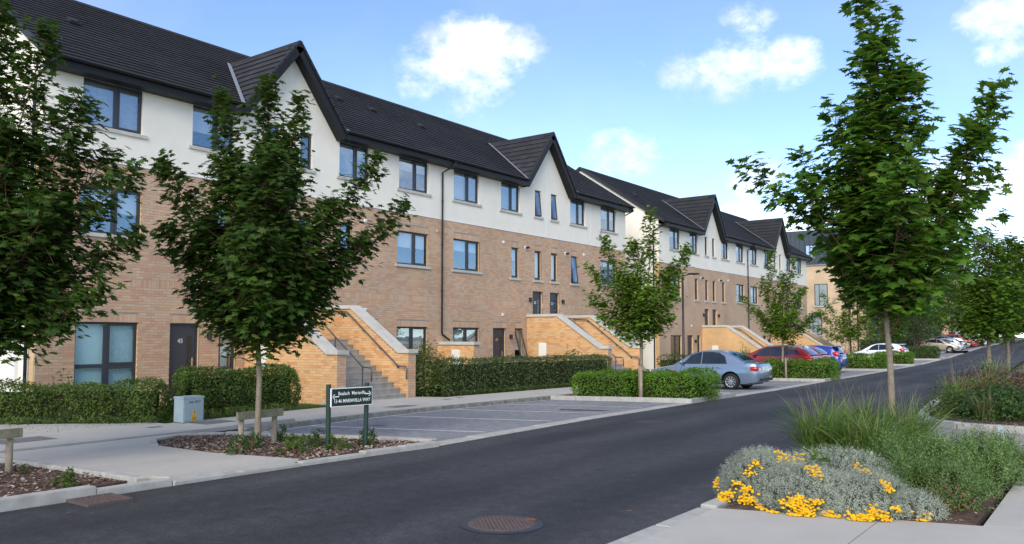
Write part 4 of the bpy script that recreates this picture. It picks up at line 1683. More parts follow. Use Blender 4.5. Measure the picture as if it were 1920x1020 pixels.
def wheel(root, x, y, r, sg, spokes):
    key = (r, sg, spokes)
    if key not in WHEELS:
        w = .19
        mb = MB()
        mb.lathe([(r * .66, -w / 2), (r * .93, -w / 2), (r, -w * .36), (r, w * .36), (r * .93, w / 2), (r * .66, w / 2)], (0, 0, 0), (0, 1, 0), 28)
        ty = mb.mesh('tyre', M['rubber'])
        ty.polygons.foreach_set('use_smooth', [True] * len(ty.polygons))
        mb = MB()
        o = sg * w / 2
        mb.lathe([(r * .67, -o * .9), (r * .68, o * .92), (r * .60, o * .86), (r * .58, o * .3)], (0, 0, 0), (0, 1, 0), 28)
        mb.lathe([(0, o * .1), (r * .6, o * .1)], (0, 0, 0), (0, 1, 0), 24, 1)
        mb.lathe([(0, o * .92), (r * .14, o * .9), (r * .17, o * .5)], (0, 0, 0), (0, 1, 0), 14)
        for k in range(spokes):
            a = 2 * math.pi * k / spokes
            d = Vector((math.cos(a), 0, math.sin(a)))
            t = Vector((-math.sin(a), 0, math.cos(a)))
            mb.obox(d * r * .38 + Vector((0, o * .68, 0)), d * r * .24, t * r * (.62 / spokes), (0, abs(o) * .12, 0))
        ri = mb.mesh('rim', [M['alloy'], M['plastic']])
        WHEELS[key] = (ty, ri)
    e = bpy.data.objects.new('wheel', None)
    col.objects.link(e)
    e.parent = root
    e.location = (x, y, r)
    e.empty_display_size = .1
    for n_, me in zip(('tyre', 'rim'), WHEELS[key]):
        o = bpy.data.objects.new(n_, me)
        col.objects.link(o)
        o.parent = e
    return e


def lerp_t(T):
    xs, zs = [a for a, b in T], [b for a, b in T]
    return lambda x: float(np.interp(x, xs, zs))


def car(name, label, category, spec, paint, loc, rz=0, group=None, plate=True):
    """front at local x=0, rear at x=L, near side -y"""
    L_, Wd = spec['L'], spec['W']
    top, bot, roof = lerp_t(spec['top']), lerp_t(spec['bot']), lerp_t(spec['roof'])
    hwf = lerp_t([(0, .76), (.06, .84), (.25, .92), (.7, .985), (1.2, 1), (L_ - 1.1, 1), (L_ - .5, .975), (L_ - .15, .92), (L_ - .04, .86), (L_, .78)])
    hw = lambda x: hwf(x) * Wd / 2
    r = spec['r']
    root = thing(name, label, category, (0, 0, 0), group=group)
    frac = [(0, .0), (.80, .0), (.95, .05), (1.0, .26), (1.005, .5), (.995, .72), (.965, .88), (.925, .965), (.80, 1.0), (.45, 1.02), (0, 1.028)]

    def sec(x):
        zb, zt, h = bot(x), top(x), hw(x)
        return [(h * a, zb + (zt - zb) * b) for a, b in frac]
    xs = sorted(set([0, .02, .06, .14, .3] + list(np.linspace(.5, L_ - .5, 30)) + [L_ - .3, L_ - .14, L_ - .06, L_ - .02, L_]))
    mb = MB()
    ring = []
    for x in xs:
        s = sec(x)
        pts = [(x, -y, z) for y, z in s[::-1]] + [(x, y, z) for y, z in s[1:-1]]
        ring.append(pts)
    n = len(ring[0])
    vs = [p for q in ring for p in q]
    fs = []
    for i in range(len(xs) - 1):
        for k in range(n):
            k2 = (k + 1) % n
            fs.append((i * n + k, (i + 1) * n + k, (i + 1) * n + k2, i * n + k2))
    fs.append(tuple(range(n)))
    fs.append(tuple((len(xs) - 1) * n + k for k in range(n))[::-1])
    mb.add(vs, fs)
    me = mb.mesh('body', [paint, M['plastic']])
    bm = bmesh.new()
    bm.from_mesh(me)
    bmesh.ops.recalc_face_normals(bm, faces=bm.faces[:])
    bm.to_mesh(me)
    bm.free()
    tmp = bpy.data.objects.new('tmp', me)
    col.objects.link(tmp)
    cut = MB()
    for xw in (spec['xf'], spec['xr']):
        for sg in (-1, 1):
            cut.lathe([(0, -.14), (r + .065, -.14), (r + .065, .16), (0, .16)], (xw, sg * (Wd / 2 - .1), r + .015), (0, 1, 0), 30, 1)
    cme = cut.mesh('cut', [paint, M['plastic']])
    bm = bmesh.new()
    bm.from_mesh(cme)
    bmesh.ops.remove_doubles(bm, verts=bm.verts[:], dist=1e-5)
    bmesh.ops.recalc_face_normals(bm, faces=bm.faces[:])
    bm.to_mesh(cme)
    bm.free()
    cob = bpy.data.objects.new('cut', cme)
    col.objects.link(cob)
    bo = tmp.modifiers.new('b', 'BOOLEAN')
    bo.object = cob
    bo.operation = 'DIFFERENCE'
    bo.solver = 'EXACT'
    dg = bpy.context.evaluated_depsgraph_get()
    dg.update()
    me2 = bpy.data.meshes.new_from_object(tmp.evaluated_get(dg))
    bpy.data.objects.remove(tmp)
    bpy.data.objects.remove(cob)
    me2.name = 'body'
    me2.polygons.foreach_set('use_smooth', [True] * len(me2.polygons))
    body = link('body', me2, root)
    try:
        me2.set_sharp_from_angle(angle=R_(38))
    except Exception:
        pass
    # greenhouse
    zb_ = lambda x: top(x) - .03
    tum = spec.get('tumble', .36)
    gb = spec.get('gb', .915)

    def side_y(x, z):
        return min(gb * hw(x), gb * Wd / 2) - max(0, z - zb_(x)) * tum
    rx0, rx1 = spec['roof'][0][0], spec['roof'][-1][0]

    def gsec(x):
        z0, z1 = zb_(x), max(roof(x), zb_(x) + .005)
        h = z1 - z0
        e = min(.07, h * .5)
        ys_, zs_ = [], []
        for f in (0, .35, .7, 1):
            z = z0 + (h - e) * f
            ys_.append(side_y(x, z))
            zs_.append(z)
        yt = ys_[-1]
        for a in (.35, .7, 1):
            ys_.append(yt - .085 * a)
            zs_.append(z1 - e + e * math.sin(a * math.pi / 2))
        y1 = ys_[-1]
        for a in (.66, .33, 0):
            ys_.append(y1 * a)
            zs_.append(z1 + .025 * (1 - a * a))
        return list(zip(ys_, zs_))
    xs2 = sorted(set(list(np.linspace(rx0, rx1, 34)) + [a for a, b in spec['roof']]))
    mb = MB()
    ring = []
    for x in xs2:
        s = gsec(x)
        ring.append([(x, -y, z) for y, z in s] + [(x, y, z) for y, z in s[::-1][1:]])
    n = len(ring[0])
    vs = [p for q in ring for p in q]
    fs = [(i * n + k, (i + 1) * n + k, (i + 1) * n + k + 1, i * n + k + 1) for i in range(len(xs2) - 1) for k in range(n - 1)]
    mb.add(vs, [f[::-1] for f in fs])
    mb.build('cabin', paint, root, True)
    # side glass
    for sg in (-1, 1):
        for poly in spec['side']:
            pts = [(x, sg * (side_y(x, z) + .004), z) for x, z in poly]
            cx = sum(p[0] for p in pts) / len(pts)
            cz = sum(p[2] for p in pts) / len(pts)
            big = [(cx + (p[0] - cx) * 1.0 + math.copysign(.03, p[0] - cx), 0, cz + (p[2] - cz) + math.copysign(.025, p[2] - cz)) for p in pts]
            big = [(x, sg * (side_y(x, z) + .0015), z) for x, _, z in big]
            mb = MB()
            mb.prism(big, (0, -sg * .02, 0))
            fr = mb.build('window_surround', M['plastic'], root)
            mb = MB()
            mb.prism(pts, (0, -sg * .012, 0))
            mb.build('side_window', M['carglass'], fr)
    for nm, (xa, xb) in (('windscreen', spec['ws']), ('rear_window', spec['rw'])):
        mb = MB()
        vs, fs = [], []
        nx, ny = 8, 9
        for i in range(nx + 1):
            x = xa + (xb - xa) * i / nx
            s = gsec(x)
            yt = s[6][0] - .0
            for k in range(ny + 1):
                a = -1 + 2 * k / ny
                z = max(roof(x), zb_(x) + .005) + .025 * (1 - a * a)
                dz = (roof(x + .01) - roof(x - .01)) / .02
                nl = math.hypot(1, dz)
                vs.append((x - dz / nl * .012, a * yt * .97, z + .012 / nl))
        for i in range(nx):
            for k in range(ny):
                q = i * (ny + 1) + k
                fs.append((q, q + ny + 1, q + ny + 2, q + 1))
        mb.add(vs, fs)
        mb.build(nm, M['carglass'], root, True)
    # dark seats and dashboard inside
    mb = MB()
    xm = (rx0 + rx1) / 2
    for dx in (-.25, .65):
        for sy in (-.36, .36):
            ellipsoid(mb, (xm + dx, sy * Wd / 1.75, .85), (.11, .22, .36), 10, 8, 0, 3)
            ellipsoid(mb, (xm + dx + .05, sy * Wd / 1.75, 1.24 * spec['H'] / 1.45), (.06, .12, .10), 8, 6, 0, 3)
    mb.build('seats', M['plastic'], root, True)
    # wheels
    for xw in (spec['xf'], spec['xr']):
        for sg in (-1, 1):
            wheel(root, xw, sg * (Wd / 2 - .11), r, sg, spec.get('spokes', 7))
    # mirrors, handles, seams
    for sg in (-1, 1):
        x, z = spec['mirror']
        mb = MB()
        ellipsoid(mb, (x, sg * (side_y(x, z) + .13), z + .03), (.07, .11, .075), 10, 8, 0, 2.6)
        mb.tube([(x + .01, sg * (side_y(x, z) - .02), z), (x, sg * (side_y(x, z) + .08), z)], .03, 6)
        mb.build('mirror', paint if spec.get('mpaint', True) else M['plastic'], root, True)
        for (hx, hz) in spec['handles']:
            mb = MB()
            ellipsoid(mb, (hx, sg * (hw(hx) * .985 + .004), hz), (.10, .025, .026), 10, 6, 0, 3)
            h_ = mb.build('door_handle', paint if spec.get('hpaint') else M['steel'], root, True)
        for sm in spec['seams']:
            mb = MB()
            pts = []
            for (x, z) in sm:
                f = (z - bot(x)) / max(.01, top(x) - bot(x))
                a = float(np.interp(f, [b for a_, b in frac[1:9]], [a_ for a_, b in frac[1:9]]))
                y = hw(x) * a if f < .97 else side_y(x, z) + .002
                pts.append((x, sg * (y - .002), z))
            mb.tube(pts, .0055, 5)
            mb.build('door_seam', M['plastic'], root)
        if spec.get('strip'):
            x0, x1, z = spec['strip']
            for (a, b) in ((x0, (x0 + x1) / 2 - .02), ((x0 + x1) / 2 + .02, x1)):
                mb = MB()
                mb.obox(((a + b) / 2, sg * (hw(1.9) + .006), z), ((b - a) / 2, 0, 0), (0, .012, 0), (0, 0, .028))
                mb.build('rubbing_strip', paint, root)
        # lamps
        for (kind, c_, rr, p_) in spec['lamps']:
            mb = MB()
            ellipsoid(mb, (c_[0], sg * c_[1], c_[2]), rr, 14, 10, 0, p_)
            mb.build({'red_lamp': 'tail_lamp', 'lens': 'headlamp', 'orange': 'indicator'}[kind], M[kind], root, True)
    # bumper lines, plates, grille
    mb = MB()
    mb.obox((L_ - .005, 0, bot(L_) + .03), (.05, 0, 0), (0, Wd * .37, 0), (0, 0, .05))
    mb.obox((.02, 0, bot(0) + .05), (.04, 0, 0), (0, Wd * .30, 0), (0, 0, .06))
    mb.obox((.035, 0, .56), (.04, 0, 0), (0, Wd * .2, 0), (0, 0, .05))
    mb.obox((L_ / 2, 0, .24), (L_ * .42, 0, 0), (0, Wd * .43, 0), (0, 0, .05))
    mb.build('bumper_trim', M['plastic'], root)
    for x, z in ((L_ + spec.get('pdx', -.0), spec['pz']), (-.005, .42)):
        mb = MB()
        mb.obox((x, 0, z), (.012, 0, 0), (0, .26, 0), (0, 0, .06))
        mb.build('number_plate', M['plate'], root)
    if spec.get('rails'):
        for sg in (-1, 1):
            a, b = spec['rails']
            mb = MB()
            pts = [(x, sg * (side_y(x, roof(x)) - .055), roof(x) + .05 - .06 * (abs(x - (a + b) / 2) / ((b - a) / 2)) ** 6) for x in np.linspace(a, b, 9)]
            mb.tube(pts, .017, 6)
            mb.build('roof_rail', M['alloy'], root)
        mb = MB()
        x = b - .15
        mb.tube([(x, 0, roof(x) + .02), (x + .12, 0, roof(x) + .2)], .007, 5)
        mb.build('aerial', M['plastic'], root)
    if spec.get('spoiler'):
        x, z = spec['spoiler']
        mb = MB()
        ellipsoid(mb, (x, 0, z), (.17, Wd * .36, .03), 14, 8, 0, 4)
        mb.build('spoiler', paint, root, True)
    root.location = loc
    root.rotation_euler = (0, 0, rz)
    root.scale = (spec.get('k', .95),) * 3
    return root


SALOON = dict(L=4.45, W=1.70, H=1.44, xf=.9, xr=3.42, r=.305, spokes=10,
              top=[(0, .50), (.03, .60), (.12, .68), (.5, .77), (1.0, .86), (1.3, .905), (2.2, .925), (3.3, .95), (3.7, .985), (4.1, .99), (4.33, .975), (4.41, .93), (4.45, .78)],
              bot=[(0, .34), (.1, .24), (.5, .19), (3.9, .19), (4.3, .26), (4.45, .36)],
              roof=[(1.08, .88), (1.35, 1.05), (1.62, 1.22), (1.9, 1.355), (2.2, 1.42), (2.6, 1.44), (3.0, 1.42), (3.25, 1.36), (3.5, 1.245), (3.75, 1.10), (3.93, 1.0)],
              ws=(1.2, 1.92), rw=(3.24, 3.82),
              side=[[(1.52, .945), (2.2, .96), (2.2, 1.355), (2.06, 1.34), (1.83, 1.23)], [(2.29, .962), (2.92, .972), (2.92, 1.335), (2.62, 1.37), (2.29, 1.36)], [(2.96, .973), (3.24, .98), (3.12, 1.22), (2.96, 1.325)]],
              mirror=(1.5, .96), handles=[(2.05, .80), (2.95, .82)], hpaint=True,
              seams=[[(1.28, .3), (1.22, .6), (1.3, .86)], [(2.245, .28), (2.245, .6), (2.245, .93)], [(3.02, .5), (3.12, .7), (3.22, .92)]], strip=(1.35, 3.0, .50), pz=.80,
              lamps=[('red_lamp', (4.27, .66, .79), (.165, .16, .10), 3.2), ('lens', (4.40, .57, .76), (.075, .08, .06), 2.4), ('lens', (.12, .60, .58), (.18, .17, .075), 2.4), ('orange', (.10, .70, .56), (.1, .09, .05), 2.4), ('orange', (1.12, .845, .68), (.05, .012, .022), 3)])
ESTATE = dict(L=4.5, W=1.78, H=1.5, xf=.88, xr=3.55, r=.32, spokes=7, rails=(1.95, 3.9),
              top=[(0, .52), (.04, .64), (.2, .76), (.6, .86), (1.1, .95), (1.4, .985), (2.4, 1.0), (3.6, 1.03), (4.2, 1.05), (4.40, 1.0), (4.46, .88), (4.5, .74)],
              bot=[(0, .34), (.1, .24), (.5, .2), (3.9, .2), (4.35, .28), (4.5, .38)],
              roof=[(1.15, .97), (1.5, 1.17), (1.85, 1.36), (2.15, 1.46), (2.6, 1.5), (3.2, 1.49), (3.7, 1.44), (3.95, 1.37), (4.15, 1.22), (4.33, 1.07)],
              ws=(1.25, 2.1), rw=(3.93, 4.28), tumble=.3,
              side=[[(1.62, 1.02), (2.35, 1.03), (2.35, 1.40), (2.15, 1.38), (1.9, 1.25)], [(2.43, 1.03), (3.12, 1.04), (3.12, 1.40), (2.43, 1.41)], [(3.2, 1.06), (3.80, 1.13), (3.66, 1.29), (3.2, 1.39)]],
              mirror=(1.62, 1.03), handles=[(2.2, .87), (3.05, .9)], hpaint=True,
              seams=[[(1.35, .3), (1.3, .6), (1.42, .94)], [(2.39, .28), (2.39, 1.0)], [(3.1, .5), (3.2, .75), (3.2, 1.02)]], pz=.72,
              lamps=[('red_lamp', (4.22, .70, .94), (.25, .15, .085), 3.2), ('lens', (4.36, .60, .93), (.10, .12, .06), 2.4), ('lens', (.2, .66, .66), (.26, .16, .08), 2.4)])
HATCH = dict(L=3.95, W=1.70, H=1.48, xf=.8, xr=3.28, r=.31, spokes=9, spoiler=(3.62, 1.43),
             top=[(0, .52), (.04, .62), (.2, .74), (.55, .86), (.95, .95), (1.25, .985), (2.2, 1.01), (3.0, 1.06), (3.7, 1.07), (3.88, 1.0), (3.93, .85), (3.95, .66)],
             bot=[(0, .34), (.1, .24), (.5, .2), (3.5, .2), (3.85, .28), (3.95, .36)],
             roof=[(.98, .97), (1.3, 1.16), (1.65, 1.36), (1.95, 1.45), (2.4, 1.485), (2.9, 1.475), (3.3, 1.43), (3.5, 1.385), (3.66, 1.24), (3.82, 1.08)],
             ws=(1.08, 1.9), rw=(3.49, 3.76), tumble=.33,
             side=[[(1.46, 1.02), (2.12, 1.03), (2.12, 1.40), (1.95, 1.38), (1.72, 1.24)], [(2.2, 1.035), (2.86, 1.07), (2.86, 1.38), (2.2, 1.40)], [(2.93, 1.08), (3.2, 1.13), (3.05, 1.3), (2.93, 1.36)]],
             mirror=(1.45, 1.02), handles=[(1.98, .87), (2.78, .93)], hpaint=True,
             seams=[[(1.15, .3), (1.1, .6), (1.25, .94)], [(2.16, .28), (2.16, 1.0)], [(2.8, .5), (2.92, .8), (2.92, 1.05)]], pz=.82,
             lamps=[('red_lamp', (3.68, .64, .99), (.19, .145, .17), 3.2), ('lens', (.2, .62, .68), (.22, .15, .09), 2.4)])
P = {k: car_paint('paint_' + k, *v) for k, v in dict(silver=((.20, .27, .37), .55, .3), red=((.31, .010, .02), .25, .3), blue=((.012, .03, .27), .3, .28), white=((.75, .76, .78), 0, .3), beige=((.36, .31, .24), .2, .35),
                                                     grey=((.20, .23, .27), .4, .3), black=((.012, .013, .018), .2, .25), pale=((.45, .5, .56), .5, .3), brightred=((.42, .012, .02), .1, .3)).items()}
# nose-in bays: the tail of each car is towards the road
NB = 'cars parked nose-in along the terraces'
car('parked_car', 'silver blue saloon car with pale multi-spoke wheels parked nose-in', 'car', dict(SALOON, k=.925), P['silver'], (-13.98, 27.75, -.135), group=NB)
car('parked_car', 'dark red estate car with silver roof rails, nearer of the two red cars', 'car', ESTATE, P['red'], (-15.55, 38.7, -.165), group=NB)
HATCHR = dict(HATCH, L=4.3, xr=3.5)
car('parked_car', 'dark red hatchback mostly hidden behind the red estate car', 'car', dict(ESTATE, rails=None), P['red'], (-15.8, 41.1, -.17), group=NB)
car('parked_car', 'deep blue hatchback with tall red tail lamp beside the red cars', 'car', HATCH, P['blue'], (-15.3, 44.05, -.17), group=NB)
car('parked_car', 'white hatchback parked behind the clipped hedge near the maple trunk', 'car', dict(HATCH, spoiler=(3.62, 1.43)), P['white'], (-15.5, 60.6, -.16), group=NB)
FARG = 'cars parked farther along the rising street'
far = [('beige car with its nose towards the road, nearest of the far row', HATCH, 'beige', 88, -13.0, True), ('pale silver estate car beside the beige car in the far row', ESTATE, 'pale', 92, -17.1, False),
       ('grey saloon low behind the pale estate in the far row', SALOON, 'grey', 94.6, -13.0, True), ('bright red car with its headlamps towards the road', HATCH, 'brightred', 99.5, -12.9, True),
       ('small white car with a red tail lamp behind the bright red car', HATCH, 'white', 97, -16.9, False), ('black estate car near the far end of the row', ESTATE, 'black', 106, -16.9, False),
       ('second red car just past the bright red one', SALOON, 'brightred', 102.5, -12.9, True), ('dark grey hatchback last in the far row before the bushes', HATCH, 'black', 109, -16.6, False)]
for lb, sp, pc, y, x, fl in far:
    y_ = y
    if pc == 'beige':
        sp = dict(sp, k=.84)
    if fl:
        car('parked_car', lb, 'car', sp, P[pc], (x + .4, y_, H(x, y_) - .02), math.pi, group=FARG)
    else:
        car('parked_car', lb, 'car', sp, P[pc], (x, y_, H(x, y_) - .02), 0, group=FARG)
# white panel vans
for (lb, x, y) in (('white panel van seen from behind at the far top of the street', -6.6, 131), ('white van with a raised roof behind the parked cars in the far row', -17.5, 108)):
    v = thing('white_van', lb, 'van', (0, 0, 0))
    mb = MB()
    prof = [(0, .45), (0, 1.0), (.9, 1.25), (1.6, 2.1), (2.0, 2.3), (5.0, 2.32), (5.15, 2.1), (5.2, .5), (5.0, .4), (.1, .4)]
    mb.prism([(px, -.95, pz) for px, pz in prof], (0, 1.9, 0))
    bme = mb.build('body', P['white'], v)
    bv = bme.modifiers.new('bevel', 'BEVEL')
    bv.width = .09
    bv.segments = 3
    mb = MB()
    for sg in (-1, 1):
        mb.obox((5.21, sg * .45, 1.65), (.012, 0, 0), (0, .36, 0), (0, 0, .3))
        mb.obox((1.5, sg * .955, 1.6), (.35, 0, 0), (0, .01, 0), (0, 0, .28))
    mb.obox((1.3, 0, 1.72), (.26, 0, .3), (0, .78, 0), (-.012, 0, .01))
    mb.build('window', M['carglass'], v)
    for sg in (-1, 1):
        mb = MB()
        mb.obox((5.2, sg * .86, 1.2), (.03, 0, 0), (0, .06, 0), (0, 0, .25))
        mb.build('tail_lamp', M['red_lamp'], v)
    mb = MB()
    mb.obox((5.22, 0, 2.05), (.02, 0, 0), (0, .12, 0), (0, 0, .05))
    mb.build('brake_lamp', M['red_lamp'], v)
    mb = MB()
    mb.obox((5.22, 0, .5), (.05, 0, 0), (0, .9, 0), (0, 0, .1))
    mb.build('bumper', M['plastic'], v)
    for xw in (.95, 4.2):
        for sg in (-1, 1):
            wheel(v, xw, sg * .86, .34, sg, 5)
    v.location = (x, y, H(x, y))
    v.rotation_euler = (0, 0, 0 if x < -10 else R_(-80))
    v['group'] = 'white vans far up the street'

# ------------------------------------------------------------------ street furniture
sg_ = thing('street_sign', 'dark green street name sign with white lettering and two arrows on two green posts', 'sign', (-9.07, 8.2, 0))
sx, sya, syb = -9.12, 7.86, 8.58
lean = .03
for (y, x) in ((sya + .03, -9.13), (syb - .07, -9.03)):
    mb = MB()
    zz = H(x, y)
    mb.tube([(x - .03, y, zz - .2), (x - .035, y + (.03 if y > 8 else 0), .98)], .036, 12)
    mb.build('post', M['greenpost'], sg_)


def sx_at(y):
    return -9.085 + (y - sya) * .12


z0, z1 = .66, .925
ux = Vector((.12, 1, 0)).normalized()
nx_ = Vector((1, -.12, 0)).normalized()
ctr = Vector((sx_at((sya + syb) / 2), (sya + syb) / 2, (z0 + z1) / 2))
hl = (syb - sya) / 2
mb = MB()
mb.obox(ctr, ux * hl, (0, 0, (z1 - z0) / 2), nx_ * .012)
pan = mb.build('sign_border', M['signwhite'], sg_)
mb = MB()
mb.obox(ctr + nx_ * .0128, ux * (hl - .010), (0, 0, (z1 - z0) / 2 - .010), nx_ * .002)
mb.build('sign_panel', M['signgreen'], sg_)
rot = Matrix(((ux.x, 0, nx_.x, 0), (ux.y, 0, nx_.y, 0), (0, 1, 0, 0), (0, 0, 0, 1)))
for nm, s, size, du, dz, sxs in (('lettering', 'Bealach  Mariavilla', .072, -.005, .052, .90), ('lettering', '13-46 MARIAVILLA WAY', .073, .0, -.055, .82)):
    me = text_mesh(s, size, M['signwhite'], .0008, .0003)
    me.transform(Matrix.Translation(ctr + nx_ * .0165 + ux * du + Vector((0, 0, dz))) @ rot @ Matrix.Diagonal((sxs, 1, 1, 1)))
    link(nm, me, sg_)
for sgn, du, dz in ((-1, -.285, .012), (1, .275, .033)):
    mb = MB()
    c = ctr + nx_ * .0165 + ux * du + Vector((0, 0, dz))
    P2 = lambda a, b: c + ux * (a * sgn) + Vector((0, 0, b))
    mb.prism([P2(-.055, -.007), P2(.03, -.007), P2(.03, .007), P2(-.055, .007)], nx_ * .0008)
    for s2 in (-1, 1):
        mb.prism([P2(.046, 0), P2(.012, s2 * .036), P2(.027, s2 * .036), P2(.058, s2 * .002)][::s2], nx_ * .0008)
    mb.build('arrow', M['signwhite'], sg_)

ub = thing('utility_cabinet', 'pale grey-blue utility cabinet with yellow warning triangle beside the hedge', 'cabinet', (-15.75, 9.95, -.1))
A0 = Vector((-15.38, 9.45, -.12))
ua, un = Vector((-.02, 1, 0)).normalized(), Vector((1, .02, 0)).normalized()
mb = MB()
wU, dU, hU = .46, .34, .50
cc = A0 + ua * (wU / 2) - un * (dU / 2)
mb.obox(cc + Vector((0, 0, .28)), ua * (wU / 2), un * (dU / 2), (0, 0, hU / 2 - .01))
mb.obox(cc + Vector((0, 0, .54)), ua * (wU / 2 + .008), un * (dU / 2 + .008), (0, 0, .022))
mb.build('casing', M['cabinet'], ub)
mb = MB()
mb.obox(cc + un * (dU / 2 + .003) + Vector((0, 0, .29)), ua * (wU / 2 - .02), un * .006, (0, 0, hU / 2 - .035))
dr = mb.build('door', M['cabinet'], ub)
mb = MB()
mb.obox(cc + Vector((0, 0, .04)), ua * (wU / 2 - .01), un * (dU / 2 - .01), (0, 0, .06))
mb.build('plinth', M['plastic'], ub)
fc = cc + un * (dU / 2 + .010)
T3 = lambda a, b: fc + ua * a * .8 + Vector((0, 0, b * .8 if b < .4 else b))
mb = MB()
mb.prism([T3(-.055, .235), T3(.085, .235), T3(.015, .385)], un * .002)
mb.prism([T3(-.075, .07), T3(.065, .07), T3(.085, .20), T3(-.055, .205)], un * .002)
st_ = mb.build('warning_sticker', M['yellow'], ub)
mb = MB()
mb.prism([T3(.018, .35), T3(.0, .295), T3(.014, .298), T3(.006, .25), T3(.033, .31), T3(.02, .308)], un * .004)
for k in range(4):
    mb.prism([T3(-.055, .18 - k * .026), T3(.06, .18 - k * .026), T3(.06, .172 - k * .026), T3(-.055, .172 - k * .026)], un * .003)
mb.build('warning_print', M['ink'], st_)
me = text_mesh('GAS  SECT', .06, M['ink'], .0005)
rot2 = Matrix(((ua.x, 0, un.x, 0), (ua.y, 0, un.y, 0), (0, 1, 0, 0), (0, 0, 0, 1)))
me.transform(Matrix.Translation(T3(.02, .45) + un * .002) @ rot2 @ Matrix.Rotation(.04, 4, 'Z'))
link('stencil', me, dr)


def lamp_post(label, x, y, h, z):
    r = thing('street_lamp', label, 'street lamp', (x, y, z), group='black street lamps')
    mb = MB()
    mb.tube([(x, y, z - .1), (x, y, z + 1.1)], .085, 12)
    mb.build('base_sleeve', M['lamp_black'], r)
    mb = MB()
    mb.tube([(x, y, z + 1.1), (x, y, z + 1.16), (x, y, z + h)], [.085, .058, .045], 12)
    mb.build('pole', M['lamp_black'], r, True)
    mb = MB()
    d = Vector((.86, .5, 0))
    mb.tube([Vector((x, y, z + h - .06)), Vector((x, y, z + h - .02)) + d * .25], .03, 8)
    ellipsoid(mb, tuple(Vector((x, y, z + h + .02)) + d * .52), (.3, .22, .05), 14, 8, 0, 3)
    mb.build('lantern', M['lamp_black'], r)
    return r


lamp_post('tall black street lamp standing before the end of the farther terrace', -17.0, 36.6, 5.0, -.3)
lamp_post('distant black street lamp by the tan brick apartment block', -17.2, 67.5, 5.0, -.25)


def tree_guard(label, x, y, h=.52, w=.75, d=(0, 1)):
    r = thing('tree_support', label, 'tree support', (x, y, H(x, y)), group='timber tree supports')
    dv = Vector((d[0], d[1], 0)).normalized()
    nv = Vector((dv.y, -dv.x, 0))
    for sgn in (-1, 1):
        p = Vector((x, y, H(x, y))) + dv * (sgn * w / 2)
        mb = MB()
        mb.tube([p + Vector((0, 0, -.3)), p + Vector((rnd.uniform(-.01, .01), 0, h))], [.045, .043], 10)
        mb.build('post', M['timber'], r, True)
    c = Vector((x, y, H(x, y) + h - .045)) + nv * .055
    mb = MB()
    mb.obox(c, dv * (w / 2 + .12), nv * .022, (0, 0, .06))
    mb.build('rail', M['timber_g'], r)
    return r


tree_guard('timber post and rail tree support at the near left edge bed', -11.42, 4.28, .6, .7, (-.1, 1))
tree_guard('mossy timber tree support around the trunk beside the street sign', -11.02, 8.06, .58, .68, (-.1, 1))
tree_guard('timber tree support sunk in the bright green hedge', -10.75, 20.35, .95, .6, (-.6, 1))
tree_guard('timber tree support at the left of the second bright hedge', -11.55, 34.75, .95, .6, (-.6, 1))
tree_guard('small timber tree support among the far right shrubs', -3.72, 33.3, .6, .6, (.9, .4))

# covers set in the road and footpath
zq0 = H(-4.43, 5.78)
mh = thing('manhole_cover', 'round rusty iron manhole cover with dark tar ring in the foreground road', 'manhole', (-4.43, 5.78, 0))
mb = MB()
mb.lathe([(.29, .007), (.355, .007), (.37, .003)], (-4.43, 5.78, zq0), (0, 0, 1), 48)
mb.build('tar_ring', M['tar'], mh)
mb = MB()
mb.lathe([(0, .012), (.278, .012), (.288, .010), (.295, .004)], (-4.43, 5.78, zq0), (0, 0, 1), 48)
cv = mb.build('cover', M['iron'], mh)
mb = MB()
for i in range(-11, 12):
    for j in range(-11, 12):
        a, b = i * .024, j * .024
        if a * a + b * b < .262 ** 2 and (i + j) % 2 == 0:
            mb.box(-4.43 + a - .010, -4.43 + a + .010, 5.78 + b - .010, 5.78 + b + .010, zq0 + .0115, zq0 + .0165)
mb.build('tread_pattern', M['iron'], cv)
mb = MB()
mb.box(-4.36, -4.26, 6.055, 6.09, zq0 + .006, zq0 + .014)
mb.build('rust_patch', M['mesh_rust'], mh)
m2 = thing('manhole_cover', 'faint second round cover farther along the road, level with the clipped hedge', 'manhole', (-7.4, 14.4, H(-7.4, 14.4)))
mb = MB()
zq = H(-7.4, 14.4)
mb.lathe([(0, .010), (.29, .010), (.3, .004)], (-7.4, 14.4, zq), (0, 0, 1), 36)
mb.build('cover', M['iron_dark'], m2)
gd = thing('road_gully', 'slotted iron gully grate by the near left kerb', 'drain', (-8.25, 4.18, 0))
mb = MB()
gx0, gx1, gy0, gy1 = -8.5, -8.05, 3.97, 4.42
zq = H(-8.25, 4.18) + .012
for a in ((gx0, gx0 + .03, gy0, gy1), (gx1 - .03, gx1, gy0, gy1), (gx0 + .03, gx1 - .03, gy0, gy0 + .03), (gx0 + .03, gx1 - .03, gy1 - .03, gy1)):
    mb.box(*a, zq - .02, zq + .012)
mb.build('frame', M['iron'], gd)
mb = MB()
mb.box(gx0 + .03, gx1 - .03, gy0 + .03, gy1 - .03, zq - .02, zq - .008)
mb.build('pit', M['dark'], gd)
for i in range(7):
    y = gy0 + .055 + i * .057
    mb = MB()
    mb.box(gx0 + .03, gx1 - .03, y - .014, y + .014, zq - .006, zq + .010)
    mb.build('bar', M['iron'], gd)
